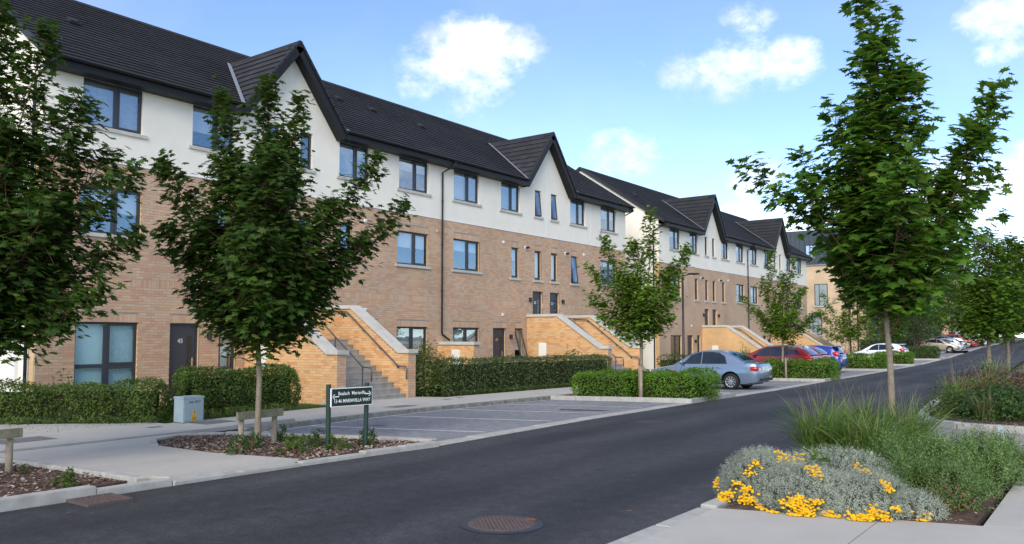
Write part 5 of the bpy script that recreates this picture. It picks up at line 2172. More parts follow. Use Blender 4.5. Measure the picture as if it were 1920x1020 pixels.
for lb, x0, x1, y0, y1 in (('dark rectangular cover in the footpath in front of the utility cabinet', -15.35, -14.7, 9.55, 10.3), ('dark rectangular cover in the footpath near the first steps', -14.55, -14.05, 14.2, 15.0),
                           ('dark rectangular cover in the footpath at the left edge', -15.6, -14.9, 5.9, 6.8), ('small square cover in the footpath near the left hedge', -15.35, -15.15, 8.62, 8.9),
                           ('small square cover in the footpath beside the steps, nearer the bush', -15.3, -15.1, 17.2, 17.5), ('second small square cover in the footpath by the clipped dark hedge', -15.5, -15.3, 18.0, 18.3)):
    t_ = thing('footpath_cover', lb, 'utility cover', ((x0 + x1) / 2, (y0 + y1) / 2, H(x0, y0) + .1))
    mb = MB()
    zq = H((x0 + x1) / 2, (y0 + y1) / 2) + .1
    mb.add([(x0, y0, H(x0, y0) + .104), (x1, y0, H(x1, y0) + .104), (x1, y1, H(x1, y1) + .104), (x0, y1, H(x0, y1) + .104)], [(0, 1, 2, 3)])
    mb.add([(x0, y0, H(x0, y0) + .06), (x1, y0, H(x1, y0) + .06), (x1, y1, H(x1, y1) + .06), (x0, y1, H(x0, y1) + .06)], [(3, 2, 1, 0)])
    mb.build('cover', M['cover'], t_)
# oil stains in the parking bays
for (x, y, a, b) in ((-10.2, 16.35, .75, .17), (-11.9, 11.5, .22, .09), (-10.6, 29.4, .5, .2)):
    n = 26
    mb = MB()
    vs = [(x, y, H(x, y) + .009)]
    for k in range(n):
        t_ = 2 * math.pi * k / n
        q = rnd.uniform(.55, 1.15)
        px, py = x + a * q * math.cos(t_), y + b * q * math.sin(t_)
        vs.append((px, py, H(px, py) + .009))
    mb.add(vs, [(0, 1 + k, 1 + (k + 1) % n) for k in range(n)])
    mb.build('oil_stain', M['oil'], None, kind='structure')

# ------------------------------------------------------------------ vegetation
LEAF = dict(
    maple=leaf_mat('maple_leaf', (.042, .112, .012), (.10, .205, .022), (.17, .23, .035), .42, .5, .25),
    maple_shaded=leaf_mat('shaded_maple_leaf', (.026, .066, .011), (.062, .12, .018), (.11, .14, .03), .36, .5, .25),  # maple leaf darkened: shade on the left trees put into the colour
    maple_m=leaf_mat('mid_maple_leaf', (.058, .135, .014), (.12, .22, .022), (.18, .24, .04), .42, .5, .25),
    maple_y=leaf_mat('young_maple_leaf', (.075, .165, .016), (.145, .25, .022), (.20, .26, .04), .42, .5, .25),
    hedge=leaf_mat('hedge_leaf', (.045, .095, .014), (.11, .175, .026), (.17, .20, .045), .33, .45, .3),
    hedge_d=leaf_mat('laurel_leaf', (.036, .068, .016), (.095, .135, .035), (.18, .20, .08), .25),
    bright=leaf_mat('choisya_leaf', (.06, .15, .010), (.13, .255, .016), (.18, .29, .03), .35),
    choisya=leaf_mat('dark_choisya_leaf', (.03, .075, .012), (.065, .13, .02), (.09, .15, .03), .3),
    bush=leaf_mat('bush_leaf', (.05, .10, .018), (.125, .18, .035), (.24, .17, .05), .33),
    wood=leaf_mat('woodland_leaf', (.022, .05, .012), (.055, .095, .018), (.10, .13, .03), .3),
    wood_y=leaf_mat('light_woodland_leaf', (.09, .13, .03), (.17, .20, .06), None, .35),
    silver=leaf_mat('cotton_lavender_leaf', (.26, .30, .235), (.42, .46, .38), (.34, .36, .27), .15, .8, .2),
    grassb=leaf_mat('grass_blade', (.07, .15, .022), (.15, .24, .05), (.28, .25, .12), .3),
    straw=leaf_mat('straw', (.30, .24, .14), (.40, .33, .2), None, .2, .8),
    rosemary=leaf_mat('rosemary_leaf', (.045, .10, .025), (.12, .20, .05), (.16, .20, .07), .25),
    rosemary_tip=leaf_mat('rosemary_tip_leaf', (.12, .21, .05), (.24, .34, .10), None, .3),
    brown=leaf_mat('brown_sprig', (.16, .085, .035), (.25, .13, .05), None, .1, .8),
    rust=leaf_mat('russet_leaf', (.13, .055, .025), (.22, .11, .045), (.10, .12, .03), .2),
    wine=leaf_mat('wine_leaf', (.035, .014, .014), (.075, .024, .022), (.05, .06, .02), .2),
    sedge=leaf_mat('sedge_blade', (.08, .11, .03), (.17, .19, .07), (.3, .26, .15), .25),
    orange_l=leaf_mat('orange_leaf', (.22, .10, .03), (.14, .15, .03), None, .25),
)
yellowf = ramp_mat('yellow_flower', [(.74, .41, .008), (.82, .50, .012), (.68, .34, .008)], rough=.7, bump=0, noise=.2, stain=.1)
whitef = mat('white_flower', (.72, .74, .6), .7, .2)
pinkf = mat('red_flower', (.35, .03, .05), .7, .2)
purplef = mat('purple_flower', (.30, .17, .42), .7, .2)

# five lobed leaf, base at the origin, tip at +x (fan of triangles, slightly folded)
_o = [(0, .02), (-.12, .26), (.10, .20), (.10, .56), (.32, .26), (.54, .64), (.60, .22), (.78, .20), (1.05, 0)]
_out = [(x, y) for x, y in _o] + [(x, -y) for x, y in _o[::-1][1:]]
MAPLE_V = np.array([(.34, 0, .035)] + [(x, y, -.10 * abs(y) - .07 * x * x) for x, y in _out])
MAPLE_F = np.array([(0, i + 2, i + 1) for i in range(len(_out) - 1)] + [(0, 1, len(_out))])
_o2 = [(0, 0), (.10, .36), (.38, .26), (.52, .46), (.66, .2), (1.0, 0)]
_out2 = _o2 + [(x, -y) for x, y in _o2[::-1][1:-1]]
MAPLE2_V = np.array([(x, y, -.12 * abs(y)) for x, y in _out2] + [(.36, 0, .03)])
MAPLE2_F = np.array([(len(_out2), (i + 1) % len(_out2), i) for i in range(len(_out2))])
OVAL_V = np.array([(0, 0, 0), (.45, .24, -.05), (1, 0, -.08), (.45, -.24, -.05), (.48, 0, .04)])
OVAL_F = np.array([(4, 1, 0), (4, 2, 1), (4, 3, 2), (4, 0, 3)])
TRI_V = np.array([(0, .0, 0), (.4, .3, -.05), (1, 0, -.06), (.4, -.3, -.05)])
TRI_F = np.array([(0, 2, 1), (0, 3, 2)])


def nrm(a):
    return a / np.maximum(1e-9, np.linalg.norm(a, axis=-1, keepdims=True))


def leaves(name, pos, normal, tip, size, tmpl, m, parent, kind=None):
    pos, normal, tip = np.asarray(pos, float), nrm(np.asarray(normal, float)), np.asarray(tip, float)
    x = nrm(tip - normal * (tip * normal).sum(1, keepdims=True))
    y = np.cross(normal, x)
    TV, TF = tmpl
    size = np.asarray(size).reshape(-1, 1, 1)
    V = pos[:, None] + size * (TV[None, :, [0]] * x[:, None] + TV[None, :, [1]] * y[:, None] + TV[None, :, [2]] * normal[:, None])
    F = (TF[None] + len(TV) * np.arange(len(pos))[:, None, None]).reshape(-1, TF.shape[1])
    props = {'kind': kind} if kind else {}
    return link(name, np_mesh(name, V.reshape(-1, 3), F, m), parent, **props)


CR = np.array((.8016, .5978, 0))      # sideways and away, as seen from the pavement: only used to author limb directions
CF = np.array((-.5978, .8016, 0))


def tree(label, base, trunk_r, limbs, leafm, tmpl, lsize, dens, bark='bark', trunk_top=None, name='maple_tree', cat='tree', group=None, droop=.5, tw=.55, seed=1, lean=(0, 0), clear=0, env=None):
    """limbs: (z0, side, away, z1, radius) run from the trunk out to a tip"""
    r = np.random.default_rng(seed)
    root = thing(name, label, cat, base, group=group)
    b = np.array(base, float)
    ztop = trunk_top or max(l[3] for l in limbs) * .7
    zs = np.linspace(0, 1, 9)
    bend = np.array([r.normal(0, .012 * ztop, 2) for _ in zs]) * zs[:, None]
    tp = [b + np.array((lean[0] * t * ztop + bend[i, 0], lean[1] * t * ztop + bend[i, 1], ztop * t)) for i, t in enumerate(zs)]
    mb = MB()
    tr = [trunk_r * (1.22 if t == 0 else 1 - .72 * t) for t in zs]
    mb.tube([tuple(tp[0] - np.array((0, 0, .15)))] + [tuple(p) for p in tp], [trunk_r * 1.3] + tr, 12)
    mb.build('trunk', M[bark], root, True)
    mb = MB()
    P_, N_, T_ = [], [], []
    at = lambda z: np.array([np.interp(z / ztop, zs, [p[k] for p in tp]) for k in range(3)])
    for (z0, sa, aw, z1, rad) in limbs:
        s = at(min(z0, ztop))
        s[2] = b[2] + z0
        e = b + CR * sa + CF * aw + np.array((0, 0, z1))
        mid = s * .5 + e * .5
        out = e - s
        ln = np.linalg.norm(out)
        mid += np.array((0, 0, -.10 * ln if z1 - z0 < ln * .9 else 0)) + r.normal(0, .05 * ln, 3)
        tt = np.linspace(0, 1, 8)
        pts = [(1 - t) ** 2 * s + 2 * t * (1 - t) * mid + t * t * e for t in tt]
        r0 = max(.008, max(trunk_r, .06) * .36 * min(1, ln / 3))
        mb.tube([tuple(p) for p in pts], [r0 * (1 - .85 * t) for t in tt], 6)
        pts = np.array(pts)
        n = int(dens * 1.9 * (ln * .9 + .25) * (rad / .5) ** 1.6)
        for k in range(n):
            t = r.random() ** .8 * .92 + .08
            if clear and t < clear:
                continue
            p = np.array([np.interp(t, tt, pts[:, i]) for i in range(3)])
            prof = math.sin(math.pi * min(1, .12 + t * .95)) ** .5 if t < .8 else math.sqrt(max(.06, (1 - t) / .2)) * .85
            d = r.normal(0, 1, 3)
            d[2] = d[2] * .75 + .15
            d /= np.linalg.norm(d)
            if env:
                side_ = float((p + d * rad * .6 - b) @ CR)
                zz_ = p[2] + d[2] * rad * .6 - b[2]
                if zz_ < env[0][0] or not (np.interp(zz_, env[0], env[1]) < side_ < np.interp(zz_, env[0], env[2])):
                    continue
            tl = rad * (.35 + .65 * r.random() ** .6) * max(.3, prof)
            q = p + d * tl
            if tl > .15 and r.random() < .35:
                mb.tube([tuple(p), tuple(p * .45 + q * .55 + np.array((0, 0, .02))), tuple(q)], [.006, .004, .002], 4, 0, False)
            m_ = 3 + int(r.random() * 4)
            outw = nrm((q - b) * np.array((1, 1, .3)))
            for j in range(m_):
                lp = q - d * tl * .32 * r.random() + r.normal(0, lsize * tw, 3)
                a = r.random() * 2 * math.pi
                hz = np.array((math.cos(a), math.sin(a), 0))
                P_.append(lp)
                N_.append(np.array((0, 0, .78)) + outw * .38 + r.normal(0, .33, 3))
                T_.append(hz * .7 + outw * .6 + np.array((0, 0, -droop)))
    mb.build('branches', M['bark_d'] if bark == 'bark_d' else M['twig'], root, True)
    P_, N_, T_ = map(np.array, (P_, N_, T_))
    leaves('crown', P_, N_, T_, lsize * (.62 + .6 * r.random(len(P_))), tmpl, LEAF[leafm], root)
    return root


MP, M2 = (MAPLE_V, MAPLE_F), (MAPLE2_V, MAPLE2_F)
OV, TR = (OVAL_V, OVAL_F), (TRI_V, TRI_F)
# the young maple on the near right bed
tree('tall young maple standing in the near right flower bed', (-2.78, 13.1, .05), .054,
     [(2.2, -.25, 0, 7.1, .50), (2.4, -.2, -.1, 6.0, .72), (2.0, -.15, .25, 5.0, .82), (3.0, .2, -.3, 5.6, .62), (2.3, -.7, .2, 4.7, .52),
      (2.3, -2.0, .3, 4.3, .40), (2.2, -1.4, -.4, 3.85, .48), (2.2, -1.2, .2, 4.4, .42), (2.6, -1.0, -.3, 5.05, .42), (2.2, -.9, .1, 4.0, .5), (1.8, -.75, .2, 2.85, .5),
      (1.9, 1.85, .1, 5.6, .40), (1.9, 1.3, -.3, 4.75, .5), (1.9, 1.85, .3, 4.2, .48), (1.8, 1.65, -.2, 3.4, .52), (2.0, 1.0, .3, 4.0, .55), (1.7, 1.1, .1, 2.85, .52),
      (1.6, -.6, -.2, 2.25, .34), (1.6, .65, .1, 2.2, .34), (1.6, .1, -.6, 2.3, .42), (1.7, .0, .7, 2.5, .5), (1.9, .3, 1.3, 4.1, .7), (2.0, -.3, -1.3, 3.9, .62), (1.9, .5, -1.1, 3.0, .6), (1.9, -.5, 1.1, 3.1, .6)],
     'maple', MP, .138, 25, trunk_top=5.2, seed=3, env=((1.95, 2.2, 2.6, 3.0, 3.3, 3.6, 4.2, 4.5, 4.75, 5.1, 6.0, 7.2), (-.22, -.42, -.58, -.8, -1.2, -1.65, -2.3, -2.1, -1.25, -1.1, -.85, -.5), (.3, .52, .72, .98, 1.25, 1.55, 2.05, 2.1, 2.0, 1.95, 2.0, .4)))
# the two dark maples on the left
tree('dark bushy maple in the bark bed beside the green street sign', (-10.75, 7.86, -.04), .050,
     [(1.9, .05, 0, 5.75, .45), (2.0, -.75, .1, 5.6, .36), (2.2, .62, -.1, 5.5, .34), (2.2, .25, .2, 4.8, .8), (2.0, -.4, -.2, 4.4, .85),
      (1.9, 2.25, .1, 3.85, .42), (1.9, 1.85, -.2, 4.5, .42), (1.8, 1.6, .2, 3.2, .55), (1.6, 1.15, 0, 2.15, .38), (1.9, 1.2, -.4, 3.7, .7), (1.8, .9, .2, 2.7, .65),
      (1.9, -1.65, .1, 4.5, .45), (1.8, -1.45, -.2, 3.4, .55), (1.7, -1.1, .2, 2.5, .55), (1.6, -.7, -.3, 2.1, .45), (1.8, -.9, .3, 3.4, .75),
      (1.7, .3, -1.2, 3.2, .75), (1.8, 0, 1.3, 3.6, .8), (1.6, .2, -.5, 2.1, .5), (1.7, .1, .3, 3.1, .9), (1.6, .5, .3, 1.95, .42), (1.9, -.2, .8, 4.3, .7), (1.9, .4, -.9, 4.4, .65)],
     'maple_shaded', MP, .108, 46, trunk_top=4.2, seed=5)
tree('large dark maple cut off by the left edge of the view', (-12.05, 4.35, -.05), .055,
     [(1.9, .9, 0, 5.85, .42), (1.9, .2, .1, 6.1, .6), (1.9, -.6, 0, 6.3, .6), (1.9, 1.3, .1, 4.9, .6), (1.9, 2.15, 0, 3.95, .42), (1.8, 2.1, .1, 3.1, .45), (1.7, 1.8, -.2, 2.35, .5), (1.6, 1.15, .1, 1.95, .42),
      (1.8, 1.2, -.4, 3.4, .8), (1.7, .8, .2, 2.6, .8), (1.8, .6, -.3, 4.3, .85), (1.7, .3, -.9, 3.0, .8), (1.8, .5, .9, 3.6, .8), (1.7, -.9, .2, 3.2, .8), (1.8, -1.6, 0, 4.2, .6), (1.7, -.4, -.4, 2.2, .6), (1.8, -.2, .2, 4.6, .9), (1.7, .4, -.3, 2.1, .6), (1.9, 1.6, .4, 4.3, .5)],
     'maple_shaded', MP, .108, 44, trunk_top=4.4, seed=8)
# smaller maples between the bays
tree('bright young maple growing out of the nearest bright green hedge', (-10.95, 20.75, -.03), .055,
     [(1.8, .28, 0, 5.25, .36), (2.0, -.2, 0, 4.4, .55), (1.9, -1.5, .1, 3.75, .34), (1.9, -1.05, -.2, 4.5, .36), (1.8, -1.35, .2, 2.9, .4), (1.7, -1.1, 0, 2.3, .38), (1.6, -.55, -.2, 1.75, .3),
      (1.9, 1.35, 0, 4.3, .36), (1.9, .95, .2, 3.7, .5), (1.8, .95, -.2, 2.9, .45), (1.6, .85, .1, 2.2, .36), (1.8, 0, .9, 3.3, .55), (1.8, .1, -.9, 3.0, .55), (1.8, -.5, .3, 3.5, .55), (1.6, .4, 0, 1.95, .3)],
     'maple_y', M2, .12, 52, trunk_top=4.2, seed=13)
tree('slim young maple in front of the red estate car', (-11.75, 35.2, -.08), .055,
     [(1.9, -.4, 0, 5.5, .36), (1.9, .55, .1, 5.2, .34), (2.0, .1, 0, 4.4, .5), (1.8, -1.7, .1, 3.5, .34), (1.7, -1.1, -.2, 2.9, .42), (1.7, 1.6, 0, 2.8, .42), (1.6, .9, .1, 2.2, .4), (1.7, -.7, .1, 2.2, .42), (1.9, -.8, .1, 4.3, .36), (1.9, .9, -.1, 3.8, .42), (1.7, 0, .9, 3.2, .5), (1.7, .2, -.9, 2.8, .5), (1.5, .5, 0, 1.5, .3)],
     'maple_y', M2, .125, 44, trunk_top=4.4, seed=14)
tree('young maple in front of the tan brick block, left of the maple trunk', (-16.2, 63.2, -.2), .06,
     [(1.8, -.5, 0, 6.2, .5), (1.9, .2, 0, 5.2, .7), (1.8, -2.2, .1, 3.9, .6), (1.7, -1.9, 0, 5.2, .5), (1.7, 2.0, 0, 4.0, .7), (1.7, 1.6, .1, 5.0, .6), (1.6, -2.4, 0, 2.6, .6), (1.6, 1.8, 0, 2.7, .7), (1.6, -1.2, .2, 1.9, .5), (1.6, .5, 0, 2.6, .6), (1.7, 0, .9, 3.6, .7)],
     'maple_y', M2, .17, 15, trunk_top=4.6, seed=15)
tree('slender young maple rising from the hedge by the white hatchback', (-10.25, 48.4, -.08), .05,
     [(1.8, 0, 0, 4.4, .5), (1.7, -.9, .1, 3.2, .45), (1.7, 1.0, 0, 3.2, .5), (1.6, .6, .2, 2.3, .45), (1.6, -.6, -.1, 2.3, .42), (1.7, .2, .6, 3.2, .5)],
     'maple', M2, .15, 32, trunk_top=3.6, seed=16)
# right-hand planting strip
tree('spreading maple in the far right planting strip, nearer of the two', (-3.85, 33.6, .0), .085,
     [(1.9, 0, 0, 5.3, .8), (1.9, -1.9, .1, 3.9, .65), (1.8, -2.2, 0, 2.6, .55), (1.8, 1.6, 0, 3.6, .7), (1.7, 1.1, .2, 2.5, .6), (1.7, -1.0, -.2, 2.2, .55), (1.9, -1.0, .2, 4.8, .7), (1.9, 1.2, -.1, 4.9, .7), (1.8, 0, 1.2, 3.8, .8), (1.8, .1, -1.3, 3.4, .8), (1.7, 0, .2, 2.8, .8)],
     'maple_m', M2, .16, 28, trunk_top=4.2, seed=17)
tree('maple right behind another in the far right planting strip', (-3.75, 38.2, .0), .085,
     [(1.9, .3, 0, 5.6, .8), (1.9, -1.7, .1, 4.4, .7), (1.8, 1.9, 0, 4.2, .7), (1.8, 2.0, 0, 2.8, .6), (1.7, -1.0, .2, 2.6, .6), (1.7, .8, -.2, 2.4, .55), (1.9, 1.2, .2, 5.2, .7), (1.8, 0, 1.2, 3.8, .8), (1.8, .1, -1.3, 3.6, .8)],
     'maple_m', M2, .16, 28, trunk_top=4.2, seed=18)

# copies, also for the unseen street trees added beyond the frame for shade
TREES0 = []


def copy_tree(o, loc, rz, label, group=None):
    c = o.copy()
    col.objects.link(c)
    c.location = loc
    c.rotation_euler = (0, 0, rz)
    c['label'] = label
    if group:
        c['group'] = group
    for ch in o.children:
        d = ch.copy()
        col.objects.link(d)
        d.parent = c
        d.matrix_parent_inverse = ch.matrix_parent_inverse.copy()
    return c


def lump(label, base, h, rad, leafm, n, ls, seed, trunk=.16, group='trees beyond the street', bare=.22, lobes=9, name='broadleaf_tree', squash=1.0):
    """mature tree: trunk, forked limbs and a crown of leaf clumps"""
    r = np.random.default_rng(seed)
    root = thing(name, label, 'tree', base, group=group)
    b = np.array(base, float)
    mb = MB()
    mb.tube([tuple(b - np.array((0, 0, .3))), tuple(b + np.array((r.normal(0, .1), r.normal(0, .1), h * bare))), tuple(b + np.array((r.normal(0, .2), r.normal(0, .2), h * .8)))], [trunk * 1.3, trunk, trunk * .3], 9)
    P_, N_ = [], []
    for k in range(lobes):
        a = 2 * math.pi * (k * .618 + r.random() * .1)
        f = (k + .5) / lobes
        zz = h * (bare + (1 - bare) * (.12 + .80 * f))
        rr = rad * (.62 * math.sin(math.pi * min(.95, .2 + .72 * f)))
        c = b + np.array((math.cos(a) * rr, math.sin(a) * rr, zz))
        mb.tube([tuple(b + np.array((0, 0, h * bare * (1 + .8 * f)))), tuple((b + c) / 2 + np.array((0, 0, h * (bare * .5 + .2 * f)))), tuple(c)], [trunk * .5, trunk * .3, trunk * .08], 5)
        m_ = n // lobes
        rad2 = rad * (.42 + .2 * r.random())
        # clumps of leaves over the lobe, with gaps between them
        nc = max(6, m_ // 26)
        cd_ = nrm(r.normal(0, 1, (nc, 3)))
        cp = c + cd_ * rad2 * (.55 + .5 * r.random((nc, 1))) * np.array((1, 1, .75 * squash))
        w_ = r.integers(0, nc, m_)
        P_.append(cp[w_] + r.normal(0, rad2 * .16, (m_, 3)))
        N_.append(cd_[w_] * .7 + np.array((0, 0, .55)) + r.normal(0, .4, (m_, 3)))
    mb.build('trunk', M['bark_d'], root, True)
    P_, N_ = np.concatenate(P_), np.concatenate(N_)
    T_ = r.normal(0, 1, P_.shape) + np.array((0, 0, -.6))
    leaves('crown', P_, N_, T_, ls * (.6 + .7 * r.random(len(P_))), OV, LEAF[leafm], root)
    return root


BT = [('tall dark broadleaf tree at the top of the street, left of centre', -18.0, 112, 9.5, 3.4, 'wood'), ('pale yellow green tree standing tall behind the maple trunk', -14.5, 136, 14.5, 5.2, 'wood_y'), ('mid green woodland tree above the far parked cars', -11.0, 118, 10.5, 4.4, 'wood'),
      ('broad woodland tree closing the end of the road', -5.0, 142, 14, 6.0, 'wood'), ('woodland tree at the right end of the road', 3.0, 134, 13, 5.4, 'wood'), ('large woodland tree beyond the right edge bushes', 9.0, 118, 12.5, 5.2, 'wood'), ('low bushy tree behind the white van', -1.5, 126, 8, 3.8, 'wood'),
      ('dark tree above the last black cars', -15.4, 104, 7.5, 3.0, 'wood'), ('small dark tree with bare trunk beyond the white hatchback', -14.2, 77, 5.2, 1.9, 'wood'), ('second small dark tree beyond the hedge, by the beige car', -15.8, 84, 5.8, 2.0, 'wood'), ('dark tree close against the apartment balconies', -16.6, 92, 6.5, 2.2, 'wood'),
      ('woodland tree filling the gap on the right above the hedge', 14, 96, 11, 4.6, 'wood'), ('light green tree among the woodland right of centre', 5.5, 108, 10, 4.0, 'wood_y'), ('woodland tree in the middle of the far tree line', -9.5, 150, 15, 6.0, 'wood'), ('tall woodland tree above the end of the parking row', -20, 150, 15, 5.5, 'wood')]
for i, (lb, x, y, h, rad, lm) in enumerate(BT):
    lump(lb, (x, y, H(x, y)), h, rad, lm, 4200 if rad > 3 else 2600, .34 if rad > 3 else .22, 40 + i, trunk=.2 if rad > 3 else .07)

# ------------------------------------------------------------------ hedges and shrubs


def hedge(label, P0, P1, width, h, z, leafm, n, ls, seed=1, group='clipped hedges', rough=.10, stems=0, raised=0., taper=0., name='hedge', cat='hedge'):
    """clipped hedge from plan point P0 to P1; leaf shell over a twiggy core"""
    r = np.random.default_rng(seed)
    a, b = np.array(P0, float), np.array(P1, float)
    ln = np.linalg.norm(b - a)
    t = (b - a) / ln
    nv = np.array((-t[1], t[0]))
    mid = (a + b) / 2
    zf = lambda q: (H(*q) if z is None else z)
    root = thing(name, label, cat, (mid[0], mid[1], zf(mid)), group=group)
    ph = r.random(8) * 6.28

    def bulge(u, v):
        return rough * (np.sin(u * 2.1 + ph[0]) * .5 + np.sin(u * 4.7 + ph[1] + v * 2) * .35 + np.sin(u * 9.3 + ph[2] + v * 5) * .25 + np.sin(v * 6 + ph[3]) * .3)
    # sample a rounded box surface
    areas = np.array([ln * h, ln * h * .6, ln * width, width * h * 1.2, width * h * 1.2])
    face = r.choice(5, n, p=areas / areas.sum())
    u, v, w = r.random(n), r.random(n), r.random(n)
    rc = min(width, h) * .22
    U = np.where(face == 3, 0, np.where(face == 4, 1, u)) * ln
    Wd = np.where(face == 0, -.5, np.where(face == 1, .5, w - .5)) * width
    Z = np.where(face == 2, 1, v ** .85) * h
    NU = np.where(face == 3, -1., np.where(face == 4, 1., 0))
    NW = np.where(face == 0, -1., np.where(face == 1, 1., 0))
    NZ = np.where(face == 2, 1., .15)
    # round the upper edges and ends
    ez = np.clip((Z - (h - rc)) / rc, 0, 1)
    ew = np.clip((np.abs(Wd) - (width / 2 - rc)) / rc, 0, 1)
    eu = np.clip((np.abs(U - ln / 2) - (ln / 2 - rc)) / rc, 0, 1)
    Z -= rc * .45 * (ez * ew + ez * eu) * .8
    Wd -= np.sign(Wd) * rc * .4 * (ew * eu + ew * ez)
    U -= np.sign(U - ln / 2) * rc * .4 * (eu * ew + eu * ez)
    d = bulge(U, Z + Wd) - np.abs(r.normal(0, 1, n)) * np.where(r.random(n) < .4, .11, .04) + .03 * (r.random(n) < .06) * r.random(n) * 3
    U += NU * d
    Wd += NW * d
    Z += np.where(face == 2, d, 0)
    Z = raised + Z * (1 - raised / h) + taper * 0
    base = np.array([zf((a + t * q)) for q in np.linspace(0, ln, 5)])
    zb = np.interp(U, np.linspace(0, ln, 5), base)
    xy = a + U[:, None] * t + Wd[:, None] * nv
    pos = np.concatenate([xy, (zb + Z)[:, None]], 1)
    n2 = NU[:, None] * t + NW[:, None] * nv
    N_ = np.concatenate([n2, NZ[:, None]], 1) * .75 + r.normal(0, .5, (n, 3)) + np.array((0, 0, .35))
    T_ = r.normal(0, .7, (n, 3)) + np.concatenate([n2, np.full((n, 1), .25)], 1)
    leaves('foliage', pos, N_, T_, ls * (.55 + .75 * r.random(n)), OV, LEAF[leafm], root)
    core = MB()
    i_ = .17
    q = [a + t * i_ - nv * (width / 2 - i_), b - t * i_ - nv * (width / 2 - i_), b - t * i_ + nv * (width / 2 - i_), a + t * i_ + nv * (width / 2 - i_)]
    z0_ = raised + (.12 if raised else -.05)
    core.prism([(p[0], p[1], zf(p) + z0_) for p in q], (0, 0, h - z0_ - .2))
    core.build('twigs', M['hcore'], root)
    if stems:
        mb = MB()
        for k in range(stems):
            p = a + t * ln * (k + .5 + r.normal(0, .1)) / stems + nv * r.normal(0, .05)
            zz = zf(p)
            mb.tube([(p[0], p[1], zz - .1), (p[0] + r.normal(0, .03), p[1] + r.normal(0, .03), zz + raised * .6), (p[0] + r.normal(0, .08), p[1] + r.normal(0, .08), zz + raised + .3)], [.028, .024, .012], 6)
        mb.build('stems', M['bark'], root)
    return root


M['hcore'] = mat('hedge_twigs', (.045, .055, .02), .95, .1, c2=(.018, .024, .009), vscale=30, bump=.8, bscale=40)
hedge('low leggy green hedge below the window at the far left', (-20.6, 5.75), (-16.25, 9.55), .66, .93, None, 'hedge', 13000, .07, 1, stems=12, raised=.10, rough=.14)
hedge('taller dark hedge behind the utility cabinet, ending by the buff brick steps', (-16.45, 10.0), (-16.45, 12.95), .75, 1.14, None, 'hedge', 12000, .068, 2, stems=7, raised=.16, rough=.13)
hedge('long clipped dark laurel hedge in front of door 49', (-16.75, 18.85), (-16.75, 28.6), .85, 1.22, None, 'hedge_d', 15000, .075, 3, rough=.06, stems=14, raised=.1)
hedge('dull green hedge behind the silver blue car', (-16.6, 33.6), (-16.6, 47.5), .8, 1.12, None, 'hedge_d', 5000, .10, 4, rough=.06)
hedge('far green hedge behind the red cars', (-16.6, 51.5), (-16.6, 60.5), .8, 1.15, None, 'hedge_d', 2600, .11, 5, rough=.07)
hedge('bright green choisya hedge at the end of the empty bays, left of the tree', (-12.95, 20.95), (-11.0, 20.95), 1.5, .82, None, 'bright', 7500, .07, 6, rough=.09)
hedge('bright green choisya hedge at the end of the empty bays, right of the tree', (-10.75, 20.95), (-9.0, 20.95), 1.5, .82, None, 'bright', 7200, .07, 7, rough=.09)
hedge('clipped bright green hedge hiding the wheels of the red estate car', (-12.6, 35.6), (-9.75, 35.6), 1.7, .86, None, 'bright', 7000, .085, 8, rough=.07)
hedge('clipped bright green hedge in front of the white hatchback, nearer one', (-13.0, 48.4), (-10.45, 48.4), 1.6, .88, None, 'bright', 4800, .10, 9, rough=.07)
hedge('clipped bright green hedge in front of the white hatchback, farther one', (-13.1, 57.8), (-10.95, 57.8), 1.6, .88, None, 'bright', 3800, .11, 10, rough=.07)
hedge('long clipped green hedge beyond the white hatchback', (-14.6, 70.5), (-11.6, 70.5), 2.2, 1.0, None, 'choisya', 4200, .13, 11, rough=.06)
hedge('low bright hedge at the top right of the road', (-4.6, 112), (2.5, 106), 1.4, .9, None, 'bright', 2200, .2, 12, rough=.15)
hedge('tall olive green hedge in front of the apartment block', (-17.2, 72), (-16.8, 96), 1.2, 1.9, None, 'hedge_d', 4200, .17, 13, rough=.15)


def shrub(label, base, rad, h, leafm, n, ls, seed, name='shrub', group=None, loose=.35, stems=5, cat='shrub', tmpl=OV, up=.3):
    r = np.random.default_rng(seed)
    root = thing(name, label, cat, base, group=group)
    b = np.array(base, float)
    nc = max(5, n // 22)
    d = nrm(r.normal(0, 1, (nc, 3)))
    d[:, 2] = np.abs(d[:, 2]) * .9 + .02
    cp = b + d * np.array((rad, rad, h)) * (.55 + .5 * r.random((nc, 1)) ** .7)
    cp[:, 2] = np.maximum(cp[:, 2], b[2] + .04)
    w = r.integers(0, nc, n)
    pos = cp[w] + r.normal(0, rad * loose * .42, (n, 3))
    N_ = d[w] * .6 + np.array((0, 0, .5)) + r.normal(0, .5, (n, 3))
    T_ = d[w] + r.normal(0, .6, (n, 3)) + np.array((0, 0, up))
    leaves('foliage', pos, N_, T_, ls * (.55 + .75 * r.random(n)), tmpl, LEAF[leafm], root)
    mb = MB()
    for k in range(stems):
        c = cp[r.integers(0, nc)]
        mb.tube([tuple(b + np.array((0, 0, -.05))), tuple((b + c) / 2 + np.array((0, 0, .06 * h))), tuple(c)], [.012 * (1 + h), .009 * (1 + h), .003], 5)
    mb.build('stems', M['twig'], root)
    return root


